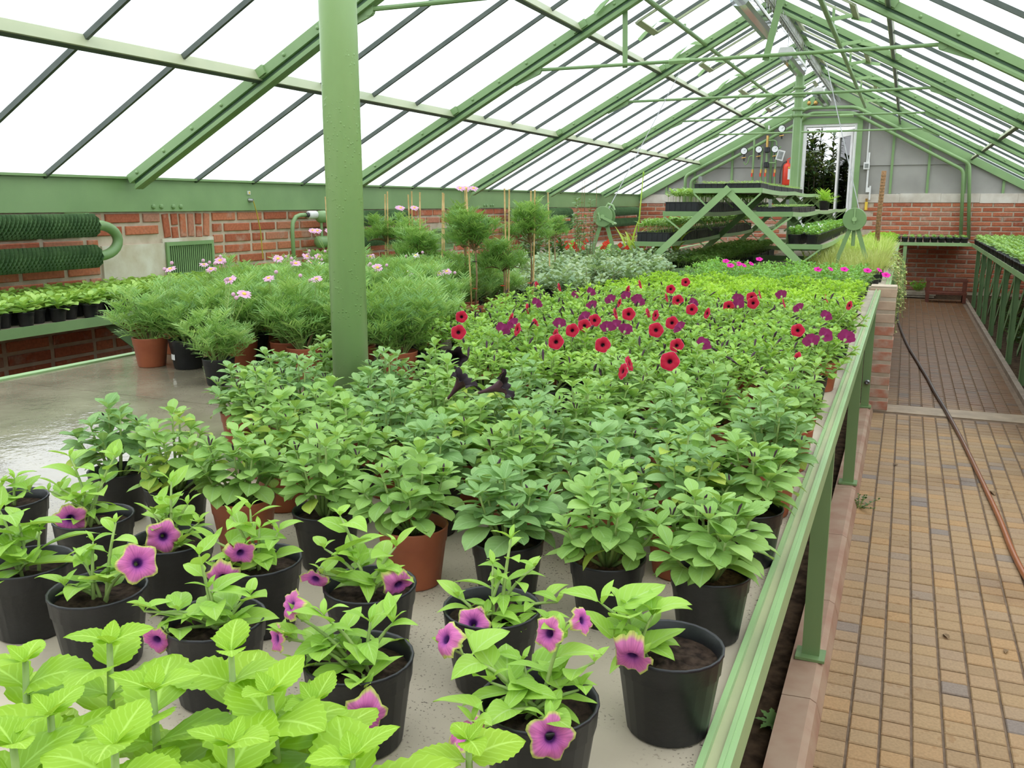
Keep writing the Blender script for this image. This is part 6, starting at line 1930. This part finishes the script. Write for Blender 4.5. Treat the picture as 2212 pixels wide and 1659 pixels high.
for i, (x, y) in enumerate([(-2.47, 5.95), (-2.32, 6.15), (-2.55, 6.3)]):
    t = thing('dark_leaved_shrub', 'dark green upright shrub in a pot behind the staked marguerites', 'potted plant', (x, y, BZ), 0, 'dark leaved shrubs')
    obj('pot', POT_MB, t); obj('soil', SOIL_M, t)
    stuff(obj('foliage', dark_me[i % 2], t, Matrix.Rotation(i * 2.0, 4, 'Z') @ Matrix.Scale(1.0 if i == 0 else 0.85, 4)))
tall_me = [shrub_mesh(450 + i, 0.58, 0.055, 4, 22, 0.042, [leaf_geo(1.0, 0.45, 4, 1, 'lance', 0.8, 0.2, 0.02, 0, 0.1, 1)], [M['lf_dark'], M['woody']], 0.08, 0.2, 0.45) for i in range(2)]
for i, (x, y) in enumerate([(-2.24, 6.38), (-2.12, 6.30), (-2.30, 6.50)]):
    t = thing('tall_stemmed_plant', 'tall thin-stemmed leafy plant tied to wires, rising above the begonias', 'potted plant', (x, y, BZ), 0, 'tall stemmed plants')
    obj('pot', POT_MB, t); obj('soil', SOIL_M, t)
    stuff(obj('foliage', tall_me[i % 2], t, Matrix.Rotation(i * 2.0, 4, 'Z')))
    MB().tube([(0.03, 0.01, 0.08), (0.035, 0.01, 0.74)], 0.002, 5).build('support_wire', M['woody'], t)
strap = [MB().merge(leaf_geo(1.0, 0.055, 10, 1, 'lance', b, 0.3, 0, 0, 0.0, 1)).mesh('strap_leaf', M['lf_strap'], True) for b in (0.5, 1.6, 2.6)]
for i, (x, y, n) in enumerate([(-1.98, 7.05, 9), (-1.84, 7.15, 9), (-1.72, 7.25, 8), (-2.12, 7.35, 7)]):
    r = random.Random(60 + i)
    t = thing('strap_leaved_lily', 'yellow-green strap-leaved lily with arching leaves before the tiered rack', 'potted plant', (x, y, BZ), 0, 'strap-leaved lilies')
    obj('pot', POT_MB, t); obj('soil', SOIL_M, t)
    for k in range(n):
        obj('strap_leaf', strap[r.choice((0, 1, 1, 2, 2))], t, frame((0, 0, 0.09), dirv(r.uniform(0, 6.28), r.uniform(0.9, 1.45)), 0, s=r.uniform(0.28, 0.46)))
    if i == 0:
        MB().tube([(0, 0, 0.09), (0.01, 0, 0.4), (0.035, 0, 0.78)], [0.007, 0.006, 0.004], 7).build('flower_stem', M['lf_strap'], t, True)
        MB().merge(bud_geo(0.05, 0.008), frame((0.035, 0, 0.77), (0.1, 0, 1))).build('flower_bud', M['pt_greenbud'], t, True)

# ================================================================ grasses and trailing plants beyond the pier
def grass_mesh(sd, n, h, spread, w, mat, bend=(0.2, 0.9)):
    r = random.Random(sd); m = MB()
    g = [leaf_geo(1.0, w, 4, 1, 'lance', b, 0.2, 0, 0, 0.0, 1) for b in np.linspace(bend[0], bend[1], 3)]
    for i in range(n):
        a = r.uniform(0, 6.28); q = spread * math.sqrt(r.random()) * 0.5
        m.merge(g[r.randrange(3)], frame((q * math.cos(a), q * math.sin(a), 0.07), dirv(a + r.uniform(-0.6, 0.6), r.uniform(0.8, 1.5)), r.uniform(-1, 1), s=h * r.uniform(0.7, 1.1)))
    return m.mesh('foliage', mat, True)
gr_me = [grass_mesh(500 + i, 90, 0.21, 0.12, 0.035, M['lf_grass']) for i in range(3)]
gr2_me = [grass_mesh(510 + i, 80, 0.17, 0.14, 0.03, leaf_mat('leaf_amber_grass', (0.40, 0.42, 0.12), (0.52, 0.58, 0.18), (0.60, 0.70, 0.26), 0.3, 0.5)) for i in range(2)]
bed('pale_grass', 'pale yellow-green grass in a pot on the far bench beside the crank winch', 'pale grasses', gr_me, 8.15, 9.9, -0.62, -0.19, 0.13, 0.16, lambda x, y: True)
bed('amber_grass', 'amber-tinged low grass in a pot between pier and pale grasses', 'amber grasses', gr2_me, 6.85, 8.1, -0.62, -0.19, 0.14, 0.15, lambda x, y: not (abs(x + 0.345) < 0.10 and abs(y - 6.95) < 0.10) and x > -0.60)
bed('fresh_bedding_plant', 'fresh green low bedding plant on the far bench behind the grasses', 'fresh bedding plants', lime_joined, 9.95, 14.3, -0.50, -0.19, 0.155, 0.17, lambda x, y: abs(y - 8.9) > 0.1)
trail_geo = [leaf_geo(1.0, 0.6, 3, 1, 'ovate', 0.6, 0.2, 0, 0, 0.1, 1)]
for i, (x, y) in enumerate([(-0.16, 7.4), (-0.15, 7.9), (-0.16, 8.5), (-0.15, 9.1), (-0.16, 9.8)]):
    r = random.Random(80 + i)
    t = thing('trailing_plant', 'trailing pale plant hanging over the far bench edge beside the path', 'potted plant', (x - 0.03, y, BZ), 0, 'trailing plants at the bench edge')
    obj('pot', POT_S, t, Matrix.Scale(0.8, 4)); obj('soil', SOIL_S, t, Matrix.Scale(0.8, 4))
    m = MB(); s_ = MB()
    for k in range(9):
        dy = r.uniform(-0.14, 0.14); L_ = r.uniform(0.1, 0.42); ox = r.uniform(0.12, 0.20)
        pts = smooth([(0, 0, 0.06), (ox * 0.55, dy * 0.5, 0.10), (ox, dy, 0.0), (ox + r.uniform(0, 0.04), dy * 1.2, -L_)], 4)
        s_.tube(pts, 0.0014, 4, cap=False)
        for q in pts[3:]:
            for e in range(2):
                m.merge(trail_geo[0], frame(q, dirv(r.uniform(0, 6.28), r.uniform(-0.6, 0.5)), 0, s=r.uniform(0.018, 0.032)))
    stuff(m.build('foliage', M['lf_grass'] if i % 2 else M['lf_dry'], t, True)); s_.build('stems', M['stem'], t)

# ================================================================ left bench: small seedling pots
ros_me = []
POT_9 = pot_mesh(0.041, 0.068, M['black'], 16)
SOIL_9 = soil_mesh(0.0375, 0.056, M['soil'], 8, 16)
lg_ros = [leaf_geo(1.0, 0.58, 5, 1, 'spat', b, 0.15, 0.02, 0, 0.1, s) for b, s in ((0.5, 1), (0.9, 2), (1.2, 3))]
for i in range(5):
    r = random.Random(540 + i); m = MB()
    for k in range(16):
        m.merge(lg_ros[k % 3], frame((0, 0, 0.062 + 0.003 * k), dirv(k * 2.4 + r.uniform(-0.3, 0.3), r.uniform(0.0, 0.35) + 0.04 * k), r.uniform(-0.3, 0.3), s=(0.086 - 0.0025 * k) * r.uniform(0.85, 1.15)))
    ros_me.append(m.mesh('foliage', M['lf_seed'], True))
y = 2.75; j = 0; c_ = 0
while y < 6.35:
    for i in range(6):
        x = -3.80 - i * 0.098 - (0.045 if j % 2 else 0)
        t = thing('seedling_pot', 'pale green rosette seedling in a small black pot on the left wall bench', 'potted plant', (x + rng.uniform(-0.006, 0.006), y + rng.uniform(-0.006, 0.006), BZ - 0.002), 0, 'seedlings on the left wall bench')
        obj('pot', POT_9, t); obj('soil', SOIL_9, t)
        stuff(obj('foliage', ros_me[(i + j * 3) % 5], t, Matrix.Rotation(rng.uniform(0, 6.28), 4, 'Z')))
        c_ += 1
    y += 0.090; j += 1

# ================================================================ right bench and end bench: potted seedlings
lg_side = [leaf_geo(1.0, 0.55, 4, 1, 'ovate', b, 0.2, 0.02, 0, 0.12, s) for b, s in ((0.6, 1), (1.0, 2))]
def seed_pot_mesh(sd, h, lmax, n=13, r0=0.047, ph=0.075):
    r = random.Random(sd); m = MB()
    rb = r0 * 0.8
    m.lathe([(rb, 0.0), (r0 * 0.94, ph * 0.78), (r0, ph * 0.8), (r0, ph), (r0 * 0.9, ph * 0.97), (r0 * 0.86, ph * 0.85)], 12, mi=1)
    m.lathe([(r0 * 0.86, ph * 0.85), (0.001, ph * 0.88)], 12, mi=2, cap0=False)
    for k in range(n):
        f_ = k / n
        m.merge(lg_side[k % 2], frame((r.uniform(-0.012, 0.012), r.uniform(-0.012, 0.012), ph * 0.9 + h * (0.25 + 0.75 * f_)), dirv(k * 2.4, r.uniform(-0.1, 0.4) + 0.5 * f_), r.uniform(-0.3, 0.3), s=lmax * r.uniform(0.8, 1.15) * (1.05 - 0.4 * f_)), 0)
    m.tube([(0, 0, ph * 0.85), (0.002, 0, ph * 0.9 + h)], 0.0018, 4, mi=3)
    return m
side_mb = [seed_pot_mesh(560 + i, 0.06, 0.060) for i in range(4)]
SM = [M['lf_side'], M['black'], M['soil'], M['stem']]
side_me = [m.mesh('potted_seedling', SM, True) for m in side_mb]
def geo_of(mb): return np.concatenate(mb.v), mb.f, np.concatenate(mb.a), mb.mi
rest = MB()
def add_rest(mb, mat):
    m = np.array(mat); V = np.concatenate(mb.v) @ m[:3, :3].T + m[:3, 3]
    o = rest.n
    rest.v.append(V); rest.a.append(np.concatenate(mb.a)); rest.attr = True
    rest.f.extend([tuple(i + o for i in f) for f in mb.f]); rest.mi.extend(mb.mi); rest.n += len(V)
y = 4.728; j = 0
while y < 14.6:
    for i in range(9):
        x = 0.955 + i * 0.104
        mt = Matrix.Translation((x + rng.uniform(-0.004, 0.004), y + rng.uniform(-0.006, 0.006), BZ - 0.002)) @ Matrix.Rotation(rng.uniform(0, 6.28), 4, 'Z')
        k = rng.randrange(4)
        if i < 3:
            o = obj('potted_seedling', side_me[k], None, mt)
            tag(o, 'leafy green seedling in a black pot near the front of the right bench', 'potted plant', 'seedlings along the front of the right bench')
        else:
            add_rest(side_mb[k], mt)
    y += 0.104; j += 1
o = stuff(rest.build('seedling_crowd', SM, None, True))
tag(o, 'dense crowd of potted green seedlings filling the back of the right bench', 'seedlings')
end_me = [seed_pot_mesh(580 + i, 0.03, 0.045, 11).mesh('potted_seedling', SM, True) for i in range(3)]
for j in range(6):
    for i in range(11):
        o = obj('potted_seedling', end_me[rng.randrange(3)], None, Matrix.Translation((-0.21 + i * 0.102, 14.85 + j * 0.115, BZ - 0.002)) @ Matrix.Rotation(rng.uniform(0, 6.28), 4, 'Z'))
        tag(o, 'low green seedling in a black pot on the bench across the far gable', 'potted plant', 'seedlings on the end bench')

# ================================================================ trays and pots on the rack
def tray(x, y, z, w, l, label, h=0.045, grow='fine', sd=0, group=None):
    t = thing('seed_tray', label, 'seed tray', (x, y, z), 0, group)
    m = MB()
    a, b = w / 2, l / 2
    m.box(-a + 0.012, a - 0.012, -b + 0.012, b - 0.012, 0.0, h * 0.2)
    for (x0, x1, y0, y1) in ((-a, a, -b, -b + 0.006), (-a, a, b - 0.006, b), (-a, -a + 0.006, -b + 0.006, b - 0.006), (a - 0.006, a, -b + 0.006, b - 0.006)):
        m.box(x0, x1, y0, y1, 0.004, h)
    m.box(-a - 0.006, a + 0.006, -b - 0.006, -b + 0.002, h - 0.004, h).box(-a - 0.006, a + 0.006, b - 0.002, b + 0.006, h - 0.004, h).box(a - 0.002, a + 0.006, -b, b, h - 0.004, h).box(-a - 0.006, -a + 0.002, -b, b, h - 0.004, h)
    n = int(w / 0.04)
    for i in range(n):
        xx = -a + (i + 0.5) * w / n
        m.box(xx - 0.012, xx + 0.012, -b - 0.004, -b, 0.0, h * 0.85)
    n = int(l / 0.04)
    for i in range(n):
        yy = -b + (i + 0.5) * l / n
        m.box(a, a + 0.004, yy - 0.012, yy + 0.012, 0.0, h * 0.85)
    m.build('tray', M['black'], t)
    MB().box(-a + 0.006, a - 0.006, -b + 0.006, b - 0.006, h * 0.2, h * 0.86).build('compost', M['soil'], t)
    r = random.Random(sd); f = MB()
    g = leaf_geo(1.0, 0.5, 2, 1, 'ovate', 0.5, 0.2, 0, 0, 0.1, 1)
    nx, ny = int(w / 0.028), int(l / 0.03)
    for i in range(nx):
        for j in range(ny):
            p = (-a + (i + 0.5) * w / nx + r.uniform(-0.006, 0.006), -b + (j + 0.5) * l / ny + r.uniform(-0.006, 0.006), h * 0.86)
            hh = r.uniform(0.010, 0.024) if grow == 'fine' else r.uniform(0.06, 0.10)
            k = 3 if grow == 'fine' else 6
            s0 = 0.016 if grow == 'fine' else 0.052
            if grow != 'fine' and (i + j) % 2: continue
            if grow != 'fine': f.tube([p, (p[0], p[1], p[2] + hh)], 0.0014, 3, mi=1, cap=False)
            for q in range(k):
                f.merge(g, frame((p[0], p[1], p[2] + hh * (1 if q < 3 else 0.8)), dirv(q * 2.2 + r.uniform(0, 1), r.uniform(0.1, 0.6)), 0, s=s0 * r.uniform(0.7, 1.2)), 0)
    stuff(f.build('seedlings', [M['lf_side'], M['stem']], t, True))
    return t
RX, RY, RZ = -1.235, 6.8, BZ
tl = RZ + 0.668
tray(RX - 0.135, RY + 0.20, tl, 0.225, 0.36, 'black seed tray of tiny seedlings, first on the rack top beside another tray', 0.048, 'fine', 1)
tray(RX + 0.11, RY + 0.23, tl, 0.245, 0.40, 'black seed tray with a ribbed rim, front tray on the rack top', 0.05, 'fine', 2)
for k in range(6):
    tray(RX + 0.10, RY + 0.66 + k * 0.43 + (0.30 if k > 7 else 0), tl, 0.24, 0.40, 'black seed tray of tiny seedlings in the row along the rack top', 0.045, 'fine', 3 + k, 'trays along the rack top')
for k in range(5):
    tray(RX - 0.135, RY + 0.62 + k * 0.42, tl, 0.22, 0.38, 'black seed tray of tiny seedlings in the back row on the rack top', 0.045, 'fine', 13 + k, 'back trays on the rack top')
sl_ = RZ + 0.498
for k in range(4):
    tray(RX + 0.34, RY + 0.24 + k * 0.45, sl_, 0.25, 0.42, 'black seed tray of fine seedlings on the middle right shelf of the rack', 0.045, 'fine', 30 + k, 'trays on the middle right shelf')
for k in range(3):
    MB_t = thing('plant_marker', 'grey plastic plant label stuck in a seed tray', 'plant label', ((RX - 0.22, RX + 0.30, RX + 0.33)[k], RY + (0.08, 0.10, 0.9)[k], (tl, sl_, sl_)[k] + 0.03), 0, 'plant labels')
    MB().box(-0.013, 0.013, -0.001, 0.001, 0, 0.075).build('blade', M['grey_metal'], MB_t)
for k in range(8):
    tray(RX - 0.34, RY + 0.26 + k * 0.5, sl_, 0.25, 0.48, 'deep black module tray of tall seedlings on the middle left shelf of the rack', 0.085, 'tall', 40 + k, 'deep trays on the middle left shelf')
for k in range(8):
    tray(RX - 0.555, RY + 0.26 + k * 0.5, RZ + 0.268, 0.25, 0.48, 'deep black module tray of leafy seedlings on the lower left shelf of the rack', 0.085, 'tall', 60 + k, 'deep trays on the lower left shelf')
# lower right shelf: round pots of bushy bedding
rp = [shrub_mesh(600 + i, 0.075, 0.065, 12, 8, 0.030, [lg_side[0]], [M['lf_vinca'], M['stem']], 0.06) for i in range(3)]
wf_me = MB().merge(petunia_geo(1.0, 0.1, 5, 0.02, 1, 0.3, 0.0, 0.0, ns=10)).mesh('flower', M['pt_white'], True)
for j in range(2):
    for k in range(30):
        t = thing('shelf_pot_plant', 'bushy green pot plant on the lower right shelf of the tiered rack', 'potted plant', (RX + 0.49 + 0.125 * j, RY + 0.07 + k * 0.118, RZ + 0.268), 0, 'potted plants on the lower right rack shelf')
        obj('pot', POT_S, t); stuff(obj('foliage', rp[(j + k) % 3], t, Matrix.Rotation(k * 1.1, 4, 'Z')))
        if k < 6:
            for q in range(2):
                r = random.Random(k * 7 + q + j)
                obj('flower', wf_me, t, facing((r.uniform(-0.04, 0.04), r.uniform(-0.06, 0.0), r.uniform(0.10, 0.15)), (0.3, -0.6, 0.5), 0, 0.016))
# lowest dark tier on the bench beneath the rack
for k in range(7):
    tray(RX - 0.30, RY + 0.35 + k * 0.5, RZ + 0.004, 0.40, 0.44, 'black tray of seedlings on the bench in the shade beneath the rack', 0.07, 'tall', 80 + k, 'trays beneath the rack')
# fern in a pot at the far end of the middle shelf
fern_me = MB(); r = random.Random(5)
for k in range(34):
    fern_me.merge(fg[k % 3], frame((0, 0, 0.075), dirv(k * 2.4, r.uniform(0.2, 1.3)), 0, s=r.uniform(0.10, 0.19)))
fern_me = fern_me.mesh('fronds', leaf_mat('leaf_fern', (0.28, 0.52, 0.05), (0.38, 0.64, 0.07), (0.48, 0.72, 0.10), 0.35), True)
t = thing('potted_fern', 'bright green feathery fern in a black pot on the middle rack shelf', 'potted plant', (RX + 0.36, RY + 4.1, sl_))
obj('pot', POT_MB, t); obj('soil', SOIL_M, t); stuff(obj('fronds', fern_me, t))

# small yellow-leaved shrub and grey weed before the rack
t = thing('yellow_leaved_shrub', 'yellow-leaved twiggy shrub before the foot of the rack leg', 'potted plant', (-0.62, 6.62 + 0.28, BZ))
obj('pot', POT_S, t); obj('soil', SOIL_S, t)
stuff(obj('foliage', shrub_mesh(650, 0.24, 0.10, 9, 10, 0.026, lg_lb, [M['lf_strap'], M['stem']]), t))

# ================================================================ weeds on the floor
weed_me = [shrub_mesh(660 + i, 0.18, 0.16, 14, 9, 0.040, [lg_side[0]], [M['lf_dark'], M['stem']], 0.0) for i in range(2)]
for i in range(16):
    y = 6.8 + i * 0.48
    o = obj('weed', weed_me[i % 2], None, Matrix.Translation((1.22 + rng.uniform(-0.1, 0.15), y, -0.012)) @ Matrix.Rotation(i * 1.7, 4, 'Z') @ Matrix.Scale(rng.uniform(0.8, 1.5), 4))
    tag(stuff(o), 'dark green weed growing in the earth under the right bench', 'weed', 'weeds under the right bench'); del o['kind']
w2 = MB()
g = leaf_geo(1.0, 0.30, 9, 1, 'lance', 0.9, 0.15, 0.02, 0.25, 0.05, 2)
for k in range(8):
    w2.merge(g, frame((0, 0, 0.0), dirv(k * 2.4, 0.45), 0, s=0.075 * (0.8 + 0.05 * (k % 4))))
o = w2.build('weed', M['lf_marg'], None, True); o.location = (-0.225, 2.32, -0.012)
tag(o, 'small toothed weed rosette in the earth strip beside the kerb', 'weed')
o = obj('weed', shrub_mesh(670, 0.06, 0.10, 9, 9, 0.013, lg_round, [M['lf_dark'], M['stem']], 0.0), None, Matrix.Translation((-0.100, 4.30, 0.0)))
tag(o, 'small-leaved weed sprawling at the foot of the second bench post', 'weed')
t = thing('white_planter', 'long white planter box of bright green plant under the end bench', 'planter', (0.24, 14.98, 0))
MB().box(-0.21, 0.23, -0.09, 0.09, 0.0, 0.028).box(-0.23, 0.25, -0.10, 0.10, 0.034, 0.085).build('box', M['wood'], t)
stuff(obj('foliage', shrub_mesh(680, 0.22, 0.16, 22, 9, 0.04, [lg_side[0]], [leaf_mat('leaf_under_bench', (0.10, 0.36, 0.03), (0.18, 0.50, 0.05), (0.26, 0.60, 0.07)), M['stem']], 0.07), t))

# bits on the path
for (x, y, a, l) in ((0.235, 3.03, 0.3, 0.05), (0.395, 3.0, -0.2, 0.04), (0.06, 5.1, 0.5, 0.05), (0.50, 4.75, 0.1, 0.09)):
    o = MB().merge(leaf_geo(l, l * 0.35, 4, 1, 'lance', 0.8, 0.3, 0.05, 0, 0.05, 3), Matrix.Translation((x, y, 0.004)) @ Matrix.Rotation(a, 4, 'Z')).build('fallen_leaf', M['woody'])
    tag(o, 'withered brown leaf lying on the paving', 'fallen leaf', 'fallen leaves on the path')

# ================================================================ outside the door: hedge
M['hedgewood'] = plain('dark_bark', (0.05, 0.035, 0.025), (0.03, 0.02, 0.015), 0.9, 20)
hedge_geo = [leaf_geo(1.0, 0.34, 4, 1, 'lance', 0.9, 0.25, 0.02, 0, 0.08, 1)]
for i, (x, y, h) in enumerate([(-2.3, 18.0, 2.2), (-1.75, 17.7, 2.15), (-1.2, 17.75, 2.0), (-0.65, 17.9, 2.05), (-2.0, 18.7, 2.65), (-1.45, 18.6, 2.45), (-0.9, 18.6, 2.4), (-0.3, 18.7, 2.5), (-2.7, 19.0, 2.7)]):
    t = thing('garden_shrub', 'dark leafy shrub growing outside the open door', 'shrub', (x, y, -0.05), 0, 'shrubs outside the door')
    r = random.Random(i + 3); m = MB(); s_ = MB()
    for k in range(30):
        az = r.uniform(0, 6.28); out = 0.42 * math.sqrt(r.random()); hh = h * r.uniform(0.72, 1.10)
        pts = [(0.05 * math.cos(az), 0.05 * math.sin(az), 0), (out * 0.8 * math.cos(az), out * 0.8 * math.sin(az), hh * 0.5), (out * math.cos(az), out * math.sin(az), hh)]
        s_.tube(smooth(pts, 3), 0.008, 4, cap=False)
        q = smooth(pts, 14)
        for p in q[7:]:
            for e in range(5):
                m.merge(hedge_geo[0], frame(p, dirv(r.uniform(0, 6.28), r.uniform(-0.3, 0.9)), 0, s=r.uniform(0.12, 0.20)))
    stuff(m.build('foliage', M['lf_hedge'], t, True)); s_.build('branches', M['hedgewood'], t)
